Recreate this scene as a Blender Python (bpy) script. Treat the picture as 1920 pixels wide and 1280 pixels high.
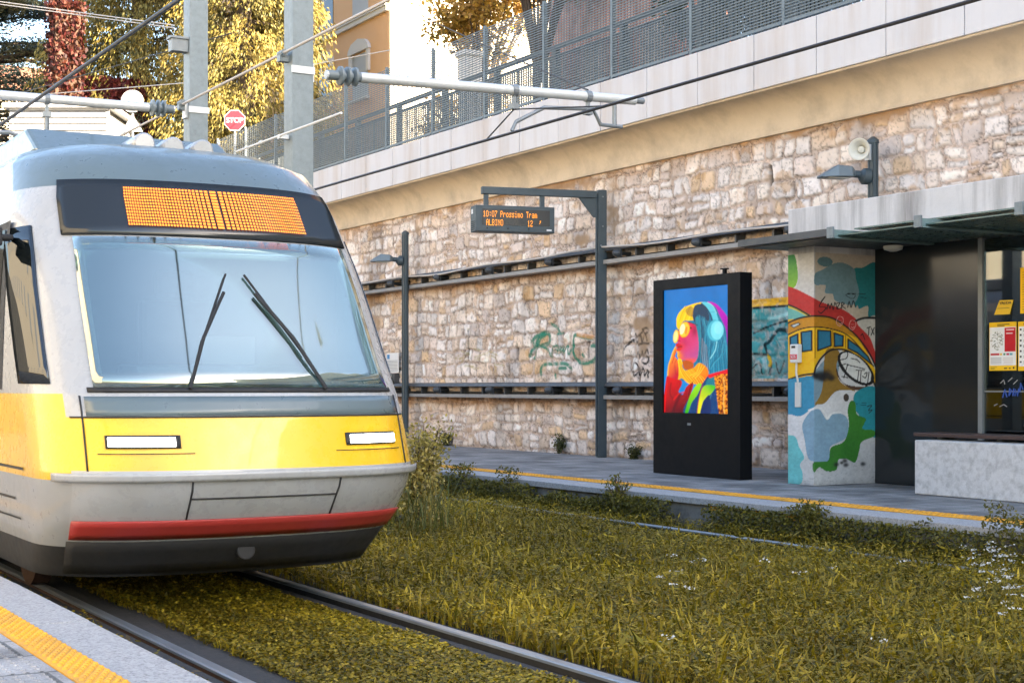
import bpy, bmesh, math, random
import numpy as np
from mathutils import Vector, Matrix
R = math.radians
random.seed(7); rng = np.random.default_rng(11)
for o in list(bpy.data.objects): bpy.data.objects.remove(o)
SC = bpy.context.scene
COL = SC.collection
# ------------------------------------------------------------------ camera
# world: X = across the tracks (towards the stone wall), Y = along the tracks, Z = up, 0 = rail head
F = 2850.0; HY = 725.0; EYE = 1.40
TH = math.atan2(1660.0, F); CT, ST = math.cos(TH), math.sin(TH)
cd = bpy.data.cameras.new('camera'); cam = bpy.data.objects.new('camera', cd); COL.objects.link(cam)
cd.sensor_width = 36; cd.lens = F/1920*36; cd.shift_y = (HY-640)/1920.0
cd.clip_start = 0.05; cd.clip_end = 2000
cam.location = (0, 0, EYE); cam.rotation_euler = (R(90), 0, -TH)
SC.camera = cam
# ------------------------------------------------------------------ sky, sun, exposure
SUN_EL = 26.0
sdir = Vector((0.50, -0.866, 0)).normalized()
sunv = Vector((sdir.x*math.cos(R(SUN_EL)), sdir.y*math.cos(R(SUN_EL)), math.sin(R(SUN_EL))))
W = bpy.data.worlds.new('World'); SC.world = W; W.use_nodes = True
nt = W.node_tree; bg = nt.nodes['Background']
sky = nt.nodes.new('ShaderNodeTexSky'); sky.sky_type = 'NISHITA'; sky.sun_disc = False
sky.sun_elevation = R(SUN_EL); sky.sun_rotation = math.atan2(sdir.x, sdir.y)
sky.dust_density = 1.5; sky.ozone_density = 1.0; sky.air_density = 1.0
nt.links.new(sky.outputs[0], bg.inputs[0]); bg.inputs[1].default_value = 0.10
sl = bpy.data.lights.new('sun', 'SUN'); sl.energy = 5.0; sl.angle = R(0.5); sl.color = (1.0, 0.86, 0.66)
so = bpy.data.objects.new('sun', sl); COL.objects.link(so); so.location = (30, -40, 60)
so.rotation_euler = sunv.to_track_quat('Z', 'Y').to_euler()
vs = SC.view_settings; vs.view_transform = 'Standard'; vs.look = 'None'; vs.gamma = 1.0; vs.use_curve_mapping = False
vs.exposure = 2.92
vs.use_white_balance = True; vs.white_balance_temperature = 6750; vs.white_balance_tint = 10
SC.cycles.max_bounces = 6; SC.cycles.transparent_max_bounces = 16

# ------------------------------------------------------------------ geometry from the view: pixel -> world
def world(x, y):                 # camera-frame plan coordinates -> world plan
    return (x*CT + y*ST, -x*ST + y*CT)
def t_at(u, D):                  # along-track position seen at column u on the plane X = D
    k = (u-960)/F
    return (D*CT - k*D*ST)/(ST + k*CT)
def depth(D, t): return D*ST + t*CT
def on_plane(u, v, D):           # point seen at pixel (u, v) on the vertical plane X = D
    t = t_at(u, D); return Vector((D, t, EYE + (HY-v)*depth(D, t)/F))
def at_depth(u, v, z):
    x = (u-960)/F*z; d, t = world(x, z); return Vector((d, t, EYE + (HY-v)*z/F))
def project(D, t):
    x = D*CT - t*ST; y = D*ST + t*CT
    return 960 + F*x/y, y

# ------------------------------------------------------------------ materials
def lin(c):
    c = np.asarray(c, float)/255.0
    return np.where(c <= 0.04045, c/12.92, ((c+0.055)/1.055)**2.4)
def _n(m, t, **kw):
    n = m.node_tree.nodes.new(t)
    for k, v in kw.items(): setattr(n, k, v)
    return n
def mat(name, col, rough=0.6, metal=0.0, var=0.0, vscale=6.0, bump=0.0, bscale=60.0, dirt=None, dscale=1.5, damt=0.5,
        streak=False, emis=None, estr=1.0, spec=0.5, attr=False, coat=0.0):
    m = bpy.data.materials.new(name); m.use_nodes = True
    N = m.node_tree.nodes; L = m.node_tree.links; p = N['Principled BSDF']
    p.inputs['Roughness'].default_value = rough; p.inputs['Metallic'].default_value = metal
    p.inputs['Specular IOR Level'].default_value = spec; p.inputs['Coat Weight'].default_value = coat
    out = None
    if attr:
        a = _n(m, 'ShaderNodeAttribute'); a.attribute_name = 'col'; out = a.outputs['Color']
    else:
        p.inputs['Base Color'].default_value = (*col, 1)
    tc = _n(m, 'ShaderNodeTexCoord'); src = tc.outputs['Object']
    def mixin(fac, c2, blend='MIX'):
        nonlocal out
        mx = _n(m, 'ShaderNodeMix', data_type='RGBA', blend_type=blend)
        L.new(fac, mx.inputs[0])
        if out is None: mx.inputs[6].default_value = (*col, 1)
        else: L.new(out, mx.inputs[6])
        mx.inputs[7].default_value = (*c2, 1); out = mx.outputs[2]
    def noise(scale, det=6, vec=None):
        n = _n(m, 'ShaderNodeTexNoise'); n.inputs['Scale'].default_value = scale; n.inputs['Detail'].default_value = det
        n.inputs['Roughness'].default_value = 0.65
        L.new(vec or src, n.inputs['Vector']); return n.outputs['Fac']
    def ramp(fac, a, b, hi=1.0):
        r = _n(m, 'ShaderNodeMapRange'); L.new(fac, r.inputs[0])
        r.inputs[1].default_value = a; r.inputs[2].default_value = b; r.inputs[3].default_value = 0; r.inputs[4].default_value = hi
        return r.outputs[0]
    if var > 0:
        c = np.array(col) if not attr else np.array((0.2, .2, .2))
        f = noise(vscale)
        mixin(ramp(f, 0.5, 0.8, var), tuple(c*0.35), 'MIX'); mixin(ramp(f, 0.5, 0.2, var), tuple(np.minimum(c*1.5, 0.9)))
        f2 = noise(vscale*9, 3); mixin(ramp(f2, 0.5, 0.78, var*0.8), tuple(c*0.45))
    if dirt is not None:
        vec = src
        if streak:
            mp = _n(m, 'ShaderNodeMapping'); mp.inputs['Scale'].default_value = (1, 1, 0.09)
            L.new(src, mp.inputs[0]); vec = mp.outputs[0]
        f = noise(dscale, 8, vec); mixin(ramp(f, 0.45, 0.68, damt), dirt)
    if out is not None: L.new(out, p.inputs['Base Color'])
    if bump > 0:
        b = _n(m, 'ShaderNodeBump'); b.inputs['Strength'].default_value = bump; b.inputs['Distance'].default_value = 0.01
        L.new(noise(bscale, 8), b.inputs['Height']); L.new(b.outputs[0], p.inputs['Normal'])
    if rough > 0.05 and not emis and metal < 0.9:
        f = noise(vscale*2+1, 4); r = _n(m, 'ShaderNodeMapRange'); L.new(f, r.inputs[0])
        r.inputs[1].default_value = .3; r.inputs[2].default_value = .7
        r.inputs[3].default_value = max(0.02, rough-0.1); r.inputs[4].default_value = min(1, rough+0.1); L.new(r.outputs[0], p.inputs['Roughness'])
    if emis is not None:
        if emis == 'attr':
            L.new(out, p.inputs['Emission Color']); L.remove(p.inputs['Base Color'].links[0]); p.inputs['Base Color'].default_value = (0.01, 0.01, 0.01, 1)
        else: p.inputs['Emission Color'].default_value = (*emis, 1)
        p.inputs['Emission Strength'].default_value = estr
    return m
def leafmat(name, trans=0.3):
    m = bpy.data.materials.new(name); m.use_nodes = True; N = m.node_tree.nodes; L = m.node_tree.links
    N.remove(N['Principled BSDF']); o = N['Material Output']
    a = _n(m, 'ShaderNodeAttribute'); a.attribute_name = 'col'
    d = _n(m, 'ShaderNodeBsdfPrincipled'); d.inputs['Roughness'].default_value = 0.55; d.inputs['Specular IOR Level'].default_value = 0.35
    t = _n(m, 'ShaderNodeBsdfTranslucent'); mx = _n(m, 'ShaderNodeMixShader'); mx.inputs[0].default_value = trans
    L.new(a.outputs['Color'], d.inputs['Base Color']); L.new(a.outputs['Color'], t.inputs[0])
    L.new(d.outputs[0], mx.inputs[1]); L.new(t.outputs[0], mx.inputs[2]); L.new(mx.outputs[0], o.inputs[0]); return m
def glassmat(name, tint, refl, rough=0.02, gcol=(1, 1, 1)):
    m = bpy.data.materials.new(name); m.use_nodes = True; N = m.node_tree.nodes; L = m.node_tree.links
    N.remove(N['Principled BSDF']); o = N['Material Output']
    tr = _n(m, 'ShaderNodeBsdfTransparent'); tr.inputs[0].default_value = (*tint, 1)
    g = _n(m, 'ShaderNodeBsdfGlossy'); g.inputs['Roughness'].default_value = rough; g.inputs[0].default_value = (*gcol, 1)
    lw = _n(m, 'ShaderNodeLayerWeight'); lw.inputs[0].default_value = 0.35
    mr = _n(m, 'ShaderNodeMapRange'); L.new(lw.outputs['Fresnel'], mr.inputs[0]); mr.inputs[3].default_value = refl; mr.inputs[4].default_value = 0.9
    mx = _n(m, 'ShaderNodeMixShader'); L.new(mr.outputs[0], mx.inputs[0])
    L.new(tr.outputs[0], mx.inputs[1]); L.new(g.outputs[0], mx.inputs[2]); L.new(mx.outputs[0], o.inputs[0]); return m
def screenmat(name, col, refl, rough):
    """dark coated glass: dark body under a mirror-like coat"""
    m = bpy.data.materials.new(name); m.use_nodes = True; N = m.node_tree.nodes; L = m.node_tree.links
    N.remove(N['Principled BSDF']); o = N['Material Output']
    d = _n(m, 'ShaderNodeBsdfDiffuse'); d.inputs[0].default_value = (*col, 1)
    g = _n(m, 'ShaderNodeBsdfGlossy'); g.inputs['Roughness'].default_value = rough; g.inputs[0].default_value = (0.95, 0.97, 1, 1)
    mx = _n(m, 'ShaderNodeMixShader'); mx.inputs[0].default_value = refl
    L.new(d.outputs[0], mx.inputs[1]); L.new(g.outputs[0], mx.inputs[2]); L.new(mx.outputs[0], o.inputs[0]); return m
def pavermat(name, c1, c2, mortar, scale, bw=0.5, rh=0.25, rough=0.8, bump=0.3, rot=0):
    m = mat(name, c1, rough, bump=0.25, bscale=90)
    N = m.node_tree.nodes; L = m.node_tree.links; p = N['Principled BSDF']
    tc = _n(m, 'ShaderNodeTexCoord'); mp = _n(m, 'ShaderNodeMapping'); mp.inputs['Rotation'].default_value = (0, 0, rot)
    L.new(tc.outputs['Object'], mp.inputs[0])
    b = _n(m, 'ShaderNodeTexBrick'); L.new(mp.outputs[0], b.inputs['Vector']); b.inputs['Scale'].default_value = scale
    b.inputs['Color1'].default_value = (*c1, 1); b.inputs['Color2'].default_value = (*c2, 1); b.inputs['Mortar'].default_value = (*mortar, 1)
    b.inputs['Brick Width'].default_value = bw; b.inputs['Row Height'].default_value = rh; b.inputs['Mortar Size'].default_value = 0.012
    n = _n(m, 'ShaderNodeTexNoise'); n.inputs['Scale'].default_value = 2.0; n.inputs['Detail'].default_value = 8; L.new(tc.outputs['Object'], n.inputs['Vector'])
    n2 = _n(m, 'ShaderNodeTexNoise'); n2.inputs['Scale'].default_value = 130; n2.inputs['Detail'].default_value = 2; L.new(tc.outputs['Object'], n2.inputs['Vector'])
    def mr(f, a, bb, lo, hi):
        r = _n(m, 'ShaderNodeMapRange'); L.new(f, r.inputs[0]); r.inputs[1].default_value = a; r.inputs[2].default_value = bb
        r.inputs[3].default_value = lo; r.inputs[4].default_value = hi; return r.outputs[0]
    mm = _n(m, 'ShaderNodeMath', operation='MULTIPLY'); L.new(mr(n.outputs[0], .36, .64, .55, 1.25), mm.inputs[0]); L.new(mr(n2.outputs[0], .35, .65, .75, 1.2), mm.inputs[1])
    mx = _n(m, 'ShaderNodeMix', data_type='RGBA', blend_type='MULTIPLY'); mx.inputs[0].default_value = 1
    L.new(b.outputs[0], mx.inputs[6]); L.new(mm.outputs[0], mx.inputs[7]); L.new(mx.outputs[2], p.inputs['Base Color']); return m

M = {}
M['anthracite'] = mat('anthracite_paint', (0.045, 0.065, 0.075), 0.5, var=0.25, vscale=5, bump=0.05)
M['black_case'] = mat('kiosk_black', (0.004, 0.0045, 0.0055), 0.5, var=0.15, vscale=3, spec=0.15)
M['galv'] = mat('galvanised_steel', (0.20, 0.235, 0.25), 0.5, 0.35, var=0.3, vscale=16, dirt=(0.12, 0.14, 0.15), dscale=3, streak=True, damt=.5)
M['alu'] = mat('pale_aluminium', (0.62, 0.63, 0.62), 0.42, 0.3, var=0.15, vscale=8)
M['greysteel'] = mat('grey_hardware', (0.22, 0.24, 0.25), 0.5, 0.4, var=0.2)
M['insul'] = mat('grey_insulator', (0.16, 0.19, 0.2), 0.4)
M['copper'] = mat('weathered_contact_wire', (0.035, 0.032, 0.032), 0.45, 0.4)
M['rope'] = mat('pale_cable', (0.5, 0.46, 0.42), 0.6)
M['blackwire'] = mat('thin_black_wire', (0.03, 0.03, 0.03), 0.6)
M['fence'] = mat('fence_paint', (0.12, 0.15, 0.165), 0.5, 0.2, var=0.2)
M['picket'] = mat('picket_paint', (0.10, 0.125, 0.14), 0.55, var=0.2)
M['concrete'] = mat('light_concrete', (0.60, 0.58, 0.57), 0.85, var=0.12, vscale=3, bump=0.25, dirt=(0.12, 0.105, 0.095), dscale=3.2, streak=True, damt=0.7)
M['benchconc'] = mat('bench_concrete', (0.56, 0.55, 0.54), 0.85, var=0.22, vscale=6, bump=0.5, bscale=25, dirt=(0.2, 0.19, 0.18), dscale=14, damt=.5)
M['parapet'] = mat('parapet_panel_white', (0.58, 0.565, 0.57), 0.75, var=0.06, vscale=2, bump=0.1, dirt=(0.45, 0.37, 0.31), dscale=2.6, streak=True, damt=0.55)
M['cove'] = mat('yellowed_cove_plaster', (0.62, 0.495, 0.345), 0.85, var=0.12, vscale=3, bump=0.1, dirt=(0.16, 0.13, 0.1), dscale=1.3, damt=0.4)
M['tray'] = mat('cable_tray_grey', (0.075, 0.08, 0.085), 0.5, 0.3, var=0.25, vscale=5)
M['traylip'] = mat('cable_tray_lip', (0.28, 0.275, 0.27), 0.55, 0.3, var=0.3, vscale=5)
M['darkpanel'] = screenmat('dark_glossy_panel', (0.018, 0.021, 0.023), 0.045, 0.12)
M['shelterglass'] = glassmat('shelter_glass', (0.34, 0.42, 0.45), 0.06)
M['canopyglass'] = mat('green_canopy_glass', (0.09, 0.155, 0.145), 0.3, var=0.15)
M['galvgreen'] = mat('galvanised_beam', (0.19, 0.27, 0.26), 0.5, 0.3, var=0.4, vscale=14)
M['plank'] = mat('brown_bench_plank', (0.055, 0.028, 0.022), 0.5, var=0.3, vscale=10)
M['rust'] = mat('rusty_steel', (0.10, 0.05, 0.03), 0.75, 0.3, var=0.4, vscale=20)
M['railtop'] = mat('polished_rail', (0.30, 0.33, 0.36), 0.38, 0.6, var=0.06, vscale=1)
M['asphalt'] = mat('asphalt_strip', (0.03, 0.03, 0.031), 0.9, var=0.4, vscale=12, bump=0.5)
M['soil'] = mat('dark_soil', (0.035, 0.03, 0.014), 0.95, var=0.5, vscale=4, bump=0.8, bscale=30)
M['platform_face'] = mat('weathered_platform_face', (0.20, 0.19, 0.175), 0.9, var=0.3, vscale=4, bump=0.4, dirt=(0.03, 0.03, 0.025), dscale=3, damt=.9)
M['farpave'] = pavermat('far_platform_pavers', (0.27, 0.26, 0.25), (0.225, 0.217, 0.21), (0.12, 0.12, 0.12), 1.0, 0.6, 0.3, rot=0)
M['granite'] = mat('granite_edge', (0.40, 0.39, 0.385), 0.8, var=0.3, vscale=22, bump=0.35, bscale=120, dirt=(0.10, 0.10, 0.10), dscale=75, damt=.75)
M['nearpave'] = pavermat('near_platform_pavers', (0.33, 0.32, 0.315), (0.29, 0.28, 0.275), (0.12, 0.12, 0.12), 1.0, 0.4, 0.4)
M['tactile'] = mat('yellow_tactile', (0.76, 0.36, 0.025), 0.7, var=0.22, vscale=9, dirt=(0.30, 0.19, 0.07), dscale=4, damt=.55)
M['street'] = mat('upper_street_asphalt', (0.07, 0.07, 0.07), 0.9, var=0.3)
M['grassleaf'] = leafmat('grass_leaves', 0.3)
M['treeleaf'] = leafmat('tree_leaves', 0.25)
M['bark'] = mat('bark', (0.07, 0.05, 0.035), 0.9, var=0.4, bump=0.8, bscale=20)
M['paint'] = mat('painted_surface', (1, 1, 1), 0.75, attr=True, bump=0.12, bscale=40)
M['wallpaint'] = mat('stone_and_mortar', (1, 1, 1), 0.9, attr=True, bump=0.6, bscale=45, spec=0.25)
M['screen'] = mat('lit_screen', (1, 1, 1), 0.25, attr=True, emis='attr', estr=0.155, spec=0.15)
M['led'] = mat('amber_led', (0.9, 0.35, 0.02), 0.5, emis=(1.0, 0.28, 0.008), estr=0.19)
M['ledbg'] = mat('display_black', (0.012, 0.014, 0.016), 0.35)
M['white'] = mat('white_paint', (0.70, 0.70, 0.69), 0.5, var=0.06)
M['cream'] = mat('cream_plastic', (0.62, 0.6, 0.52), 0.5, var=0.1)
M['signred'] = mat('sign_red', (0.62, 0.025, 0.04), 0.45)
M['greyback'] = mat('sign_back_grey', (0.45, 0.47, 0.48), 0.5, 0.3)
# tram
M['tyellow'] = mat('tram_yellow', (0.80, 0.45, 0.010), 0.3, var=0.06, coat=0.4, dirt=(0.45, 0.27, 0.03), dscale=2.0, streak=True, damt=.4)
M['twhite'] = mat('tram_white', (0.35, 0.355, 0.36), 0.3, var=0.06, coat=0.4, dirt=(0.26, 0.25, 0.23), dscale=2.2, streak=True, damt=.45)
M['tgrey'] = mat('tram_grey', (0.30, 0.305, 0.305), 0.35, var=0.1, coat=0.3)
M['tdark'] = mat('tram_underframe', (0.015, 0.015, 0.016), 0.7, var=0.2)
M['tred'] = mat('tram_red_bumper', (0.36, 0.035, 0.03), 0.4, var=0.1)
M['troof'] = mat('tram_roof_bluegrey', (0.10, 0.135, 0.145), 0.35, var=0.05, coat=.3)
M['tscreen'] = glassmat('tram_windscreen_glass', (0.62, 0.72, 0.72), 0.28, 0.05, (0.90, 0.93, 0.84))
M['tsideglass'] = screenmat('tram_side_glass', (0.006, 0.008, 0.008), 0.10, 0.03)
M['lamp'] = mat('lit_headlight', (1, 1, 1), 0.3, emis=(1, 0.98, 0.93), estr=2.5)
# buildings
M['orange'] = mat('orange_stucco', (0.74, 0.44, 0.23), 0.9, var=0.06, vscale=1, bump=0.1)
M['creamwall'] = mat('cream_stucco', (0.72, 0.64, 0.50), 0.9, var=0.06, vscale=1)
M['shutter'] = mat('pale_grey_shutter', (0.42, 0.44, 0.46), 0.7)
M['stonetrim'] = mat('white_stone_trim', (0.62, 0.6, 0.57), 0.8)
M['darkwin'] = screenmat('dark_window', (0.03, 0.032, 0.036), 0.1, 0.03)
M['brick'] = pavermat('red_brick_wall', (0.36, 0.12, 0.075), (0.28, 0.09, 0.06), (0.35, 0.28, 0.24), 4.0, 0.5, 0.25)
M['rooftile'] = mat('roof_tiles', (0.28, 0.12, 0.07), 0.85, var=0.3)

# ------------------------------------------------------------------ objects
WL = {}
class Fr:
    def __init__(s, o=(0, 0, 0), ax=(1, 0, 0), ay=(0, 1, 0), az=(0, 0, 1)):
        s.o, s.x, s.y, s.z = Vector(o), Vector(ax), Vector(ay), Vector(az)
    def __call__(s, a, b, c): return s.o + s.x*a + s.y*b + s.z*c
I0 = Fr()
class MB:
    def __init__(s): s.v = []; s.f = []; s.m = []
    def box(s, x0, x1, y0, y1, z0, z1, fr=I0, m=0):
        b = len(s.v)
        for z in (z0, z1):
            for (x, y) in ((x0, y0), (x1, y0), (x1, y1), (x0, y1)): s.v.append(fr(x, y, z))
        for q in ((3, 2, 1, 0), (4, 5, 6, 7), (0, 1, 5, 4), (1, 2, 6, 5), (2, 3, 7, 6), (3, 0, 4, 7)):
            s.f.append([b+i for i in q]); s.m.append(m)
        return s
    def tube(s, pts, r, n=10, m=0, cap=True):
        pts = [Vector(p) for p in pts]; rs = r if isinstance(r, (list, tuple)) else [r]*len(pts)
        b = len(s.v); up = None
        for i, p in enumerate(pts):
            d = (pts[min(i+1, len(pts)-1)]-pts[max(i-1, 0)]).normalized()
            if up is None: up = Vector((0, 0, 1)) if abs(d.z) < .9 else Vector((1, 0, 0))
            a = d.cross(up).normalized(); c = a.cross(d).normalized(); up = c
            for k in range(n):
                an = 2*math.pi*k/n; s.v.append(p + (a*math.cos(an)+c*math.sin(an))*rs[i])
        for i in range(len(pts)-1):
            for k in range(n):
                s.f.append([b+i*n+k, b+i*n+(k+1) % n, b+(i+1)*n+(k+1) % n, b+(i+1)*n+k]); s.m.append(m)
        if cap:
            s.f.append([b+k for k in range(n)][::-1]); s.m.append(m)
            s.f.append([b+(len(pts)-1)*n+k for k in range(n)]); s.m.append(m)
        return s
    def prism(s, poly, h0, h1, fr=I0, m=0):
        """poly in frame (x, z), extruded along frame y from h0 to h1"""
        b = len(s.v); n = len(poly)
        for h in (h0, h1):
            for (x, z) in poly: s.v.append(fr(x, h, z))
        s.f.append([b+i for i in range(n)]); s.m.append(m); s.f.append([b+n+i for i in range(n)][::-1]); s.m.append(m)
        for i in range(n):
            s.f.append([b+i, b+n+i, b+n+(i+1) % n, b+(i+1) % n]); s.m.append(m)
        return s
    def grid(s, P, m=0, mf=None):
        """P: 2-D list of points; mf(i, j) -> material index"""
        b = len(s.v); a, c = len(P), len(P[0])
        for row in P:
            for p in row: s.v.append(Vector(p))
        for i in range(a-1):
            for j in range(c-1):
                s.f.append([b+i*c+j, b+i*c+j+1, b+(i+1)*c+j+1, b+(i+1)*c+j]); s.m.append(mf(i, j) if mf else m)
        return s
    def build(s, name, mats, parent=None, loc=None, smooth=False, bevel=0, seg=2, solid=0):
        if not isinstance(mats, (list, tuple)): mats = [mats]
        me = bpy.data.meshes.new(name)
        o = bpy.data.objects.new(name, me); COL.objects.link(o)
        if parent is not None:
            off = WL[parent.name]; o.parent = parent
        else:
            off = Vector(loc) if loc is not None else Vector((0, 0, 0)); o.location = off
        WL[o.name] = off.copy()
        me.from_pydata([tuple(p-off) for p in s.v], [], s.f)
        for mm in mats: me.materials.append(mm)
        me.polygons.foreach_set('material_index', s.m)
        bm = bmesh.new(); bm.from_mesh(me); bmesh.ops.recalc_face_normals(bm, faces=bm.faces); bm.to_mesh(me); bm.free()
        if smooth:
            me.polygons.foreach_set('use_smooth', [True]*len(me.polygons))
            me.set_sharp_from_angle(angle=R(40))
        if solid:
            md = o.modifiers.new('solid', 'SOLIDIFY'); md.thickness = solid; md.offset = -1
        if bevel:
            md = o.modifiers.new('bevel', 'BEVEL'); md.width = bevel; md.segments = seg; md.limit_method = 'ANGLE'; md.angle_limit = R(40)
        return o
def tag(o, label=None, cat=None, group=None, kind=None):
    if label: o['label'] = label
    if cat: o['category'] = cat
    if group: o['group'] = group
    if kind: o['kind'] = kind
    return o
def empty(name, loc, label, cat, group=None):
    o = bpy.data.objects.new(name, None); COL.objects.link(o); o.location = loc; o.empty_display_size = .2
    WL[o.name] = Vector(loc); return tag(o, label, cat, group)
def copy_tree(o, loc=None, parent=None, label=None):
    c = o.copy(); COL.objects.link(c); WL[c.name] = WL[o.name].copy()
    if parent is not None: c.parent = parent
    if loc is not None: c.location = loc; WL[c.name] = Vector(loc)
    if label: c['label'] = label
    for ch in list(o.children): copy_tree(ch, None, c)
    return c
def np_mesh(name, V, quads=None, tris=None, col=None, m=None, parent=None, loc=(0, 0, 0), smooth=False):
    me = bpy.data.meshes.new(name); o = bpy.data.objects.new(name, me); COL.objects.link(o)
    off = WL[parent.name] if parent is not None else Vector(loc)
    if parent is not None: o.parent = parent
    else: o.location = off
    WL[o.name] = Vector(off)
    V = np.asarray(V, np.float32)-np.array(off, np.float32)[None]
    nq = 0 if quads is None else len(quads); n3 = 0 if tris is None else len(tris)
    lv = np.concatenate([a for a in ((quads.ravel() if nq else np.zeros(0, int)), (tris.ravel() if n3 else np.zeros(0, int)))]).astype(np.int32)
    tot = np.concatenate([np.full(nq, 4), np.full(n3, 3)]).astype(np.int32); st = np.concatenate([[0], np.cumsum(tot)[:-1]]).astype(np.int32)
    me.vertices.add(len(V)); me.vertices.foreach_set('co', V.ravel())
    me.loops.add(len(lv)); me.loops.foreach_set('vertex_index', lv)
    me.polygons.add(nq+n3); me.polygons.foreach_set('loop_start', st); me.polygons.foreach_set('loop_total', tot)
    if smooth: me.polygons.foreach_set('use_smooth', np.ones(nq+n3, bool))
    me.update(calc_edges=True)
    if col is not None:
        a = me.attributes.new('col', 'FLOAT_COLOR', 'POINT')
        c4 = np.ones((len(V), 4), np.float32); c4[:, :3] = col; a.data.foreach_set('color', c4.ravel())
    if m: me.materials.append(m)
    return o
def text(body, size, m, parent, origin, ax, az, name='lettering', align='CENTER', thick=0.0015, bold=0.0):
    cu = bpy.data.curves.new('t', 'FONT'); cu.body = body; cu.size = size; cu.align_x = align; cu.align_y = 'CENTER'; cu.extrude = thick; cu.offset = bold*size
    t = bpy.data.objects.new('t', cu); COL.objects.link(t); bpy.context.view_layer.update()
    me = bpy.data.meshes.new_from_object(t.evaluated_get(bpy.context.evaluated_depsgraph_get()))
    bpy.data.objects.remove(t)
    X, Z = Vector(ax).normalized(), Vector(az).normalized(); Y = X.cross(Z)  # outward = X x Z
    off = WL[parent.name]; me.transform(Matrix.Translation(Vector(origin)-off) @ Matrix((( X.x, Z.x, Y.x, 0), (X.y, Z.y, Y.y, 0), (X.z, Z.z, Y.z, 0), (0, 0, 0, 1))))
    me.materials.clear(); me.materials.append(m); me.name = name
    o = bpy.data.objects.new(name, me); COL.objects.link(o); o.parent = parent; WL[o.name] = off.copy(); return o

# ------------------------------------------------------------------ numpy noise and painting
def vnoise(x, y, seed=0, oct=1):
    out = np.zeros(np.broadcast(x, y).shape); amp = 1; tot = 0
    for k in range(oct):
        r = np.random.default_rng(seed*31+k).random((128, 128))
        xi = np.floor(x).astype(int); yi = np.floor(y).astype(int); fx = x-xi; fy = y-yi
        fx = fx*fx*(3-2*fx); fy = fy*fy*(3-2*fy)
        a = r[xi % 128, yi % 128]; b = r[(xi+1) % 128, yi % 128]; c = r[xi % 128, (yi+1) % 128]; d = r[(xi+1) % 128, (yi+1) % 128]
        out += amp*((a*(1-fx)+b*fx)*(1-fy)+(c*(1-fx)+d*fx)*fy); tot += amp; amp *= .5; x = x*2.03+7.1; y = y*2.03+3.3
    return out/tot
def sstep(a, b, x): t = np.clip((x-a)/(b-a), 0, 1); return t*t*(3-2*t)
def smooth_pts(p, closed=True, n=6):
    p = np.asarray(p, float); out = []; k = len(p)
    for i in range(k if closed else k-1):
        g = (lambda j: p[j % k]) if closed else (lambda j: p[min(max(j, 0), k-1)])
        a, b, c, d = g(i-1), g(i), g(i+1), g(i+2)
        for s in range(n):
            t = s/n; out.append(.5*((2*b)+(-a+c)*t+(2*a-5*b+4*c-d)*t*t+(-a+3*b-3*c+d)*t**3))
    if not closed: out.append(p[-1])
    return np.array(out)
class Canvas:
    """paints colours onto sample points (X, Y given as arrays)"""
    def __init__(s, X, Y, base): s.X, s.Y = X, Y; s.C = np.zeros(X.shape+(3,)); s.C[:] = lin(base)
    def blend(s, mask, col):
        c = col if isinstance(col, np.ndarray) and col.ndim > 1 else lin(col)
        s.C = s.C*(1-mask[..., None]) + c*mask[..., None]
    def inside(s, pts, sm=True):
        p = smooth_pts(pts) if sm else np.asarray(pts, float)
        ins = np.zeros(s.X.shape, bool); j = len(p)-1
        for i in range(len(p)):
            xi, yi = p[i]; xj, yj = p[j]
            if yi != yj: ins ^= ((yi > s.Y) != (yj > s.Y)) & (s.X < (xj-xi)*(s.Y-yi)/(yj-yi)+xi)
            j = i
        return ins
    def poly(s, pts, col, sm=True, a=1.0): m = s.inside(pts, sm).astype(float)*a; s.blend(m, col); return m
    def grad(s, pts, c0, c1, p0, p1, sm=True):
        m = s.inside(pts, sm).astype(float); d = np.array(p1, float)-np.array(p0, float)
        t = np.clip(((s.X-p0[0])*d[0]+(s.Y-p0[1])*d[1])/(d@d), 0, 1)[..., None]
        s.blend(m, lin(c0)*(1-t)+lin(c1)*t); return m
    def ell(s, cx, cy, rx, ry, col, rot=0, a=1.0):
        c, n = math.cos(R(rot)), math.sin(R(rot)); dx, dy = s.X-cx, s.Y-cy
        m = ((((dx*c+dy*n)/rx)**2+((-dx*n+dy*c)/ry)**2) < 1).astype(float)*a; s.blend(m, col); return m
    def line(s, pts, w, col, sm=True, a=1.0, soft=0.35, mask=None):
        p = smooth_pts(pts, False, 5) if sm and len(pts) > 2 else np.asarray(pts, float)
        pad = w*2; sel = (s.X > p[:, 0].min()-pad) & (s.X < p[:, 0].max()+pad) & (s.Y > p[:, 1].min()-pad) & (s.Y < p[:, 1].max()+pad)
        if not sel.any(): return
        x, y = s.X[sel], s.Y[sel]; d = np.full(x.shape, 1e9)
        for i in range(len(p)-1):
            v = p[i+1]-p[i]; l = v@v+1e-9; t = np.clip(((x-p[i, 0])*v[0]+(y-p[i, 1])*v[1])/l, 0, 1)
            d = np.minimum(d, np.hypot(x-p[i, 0]-t*v[0], y-p[i, 1]-t*v[1]))
        m = np.clip((w*.5*(1+soft)-d)/(w*soft+1e-9), 0, 1)*a
        if mask is not None: m = m*mask[sel]
        c = lin(col); s.C[sel] = s.C[sel]*(1-m[..., None])+c*m[..., None]
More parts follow.
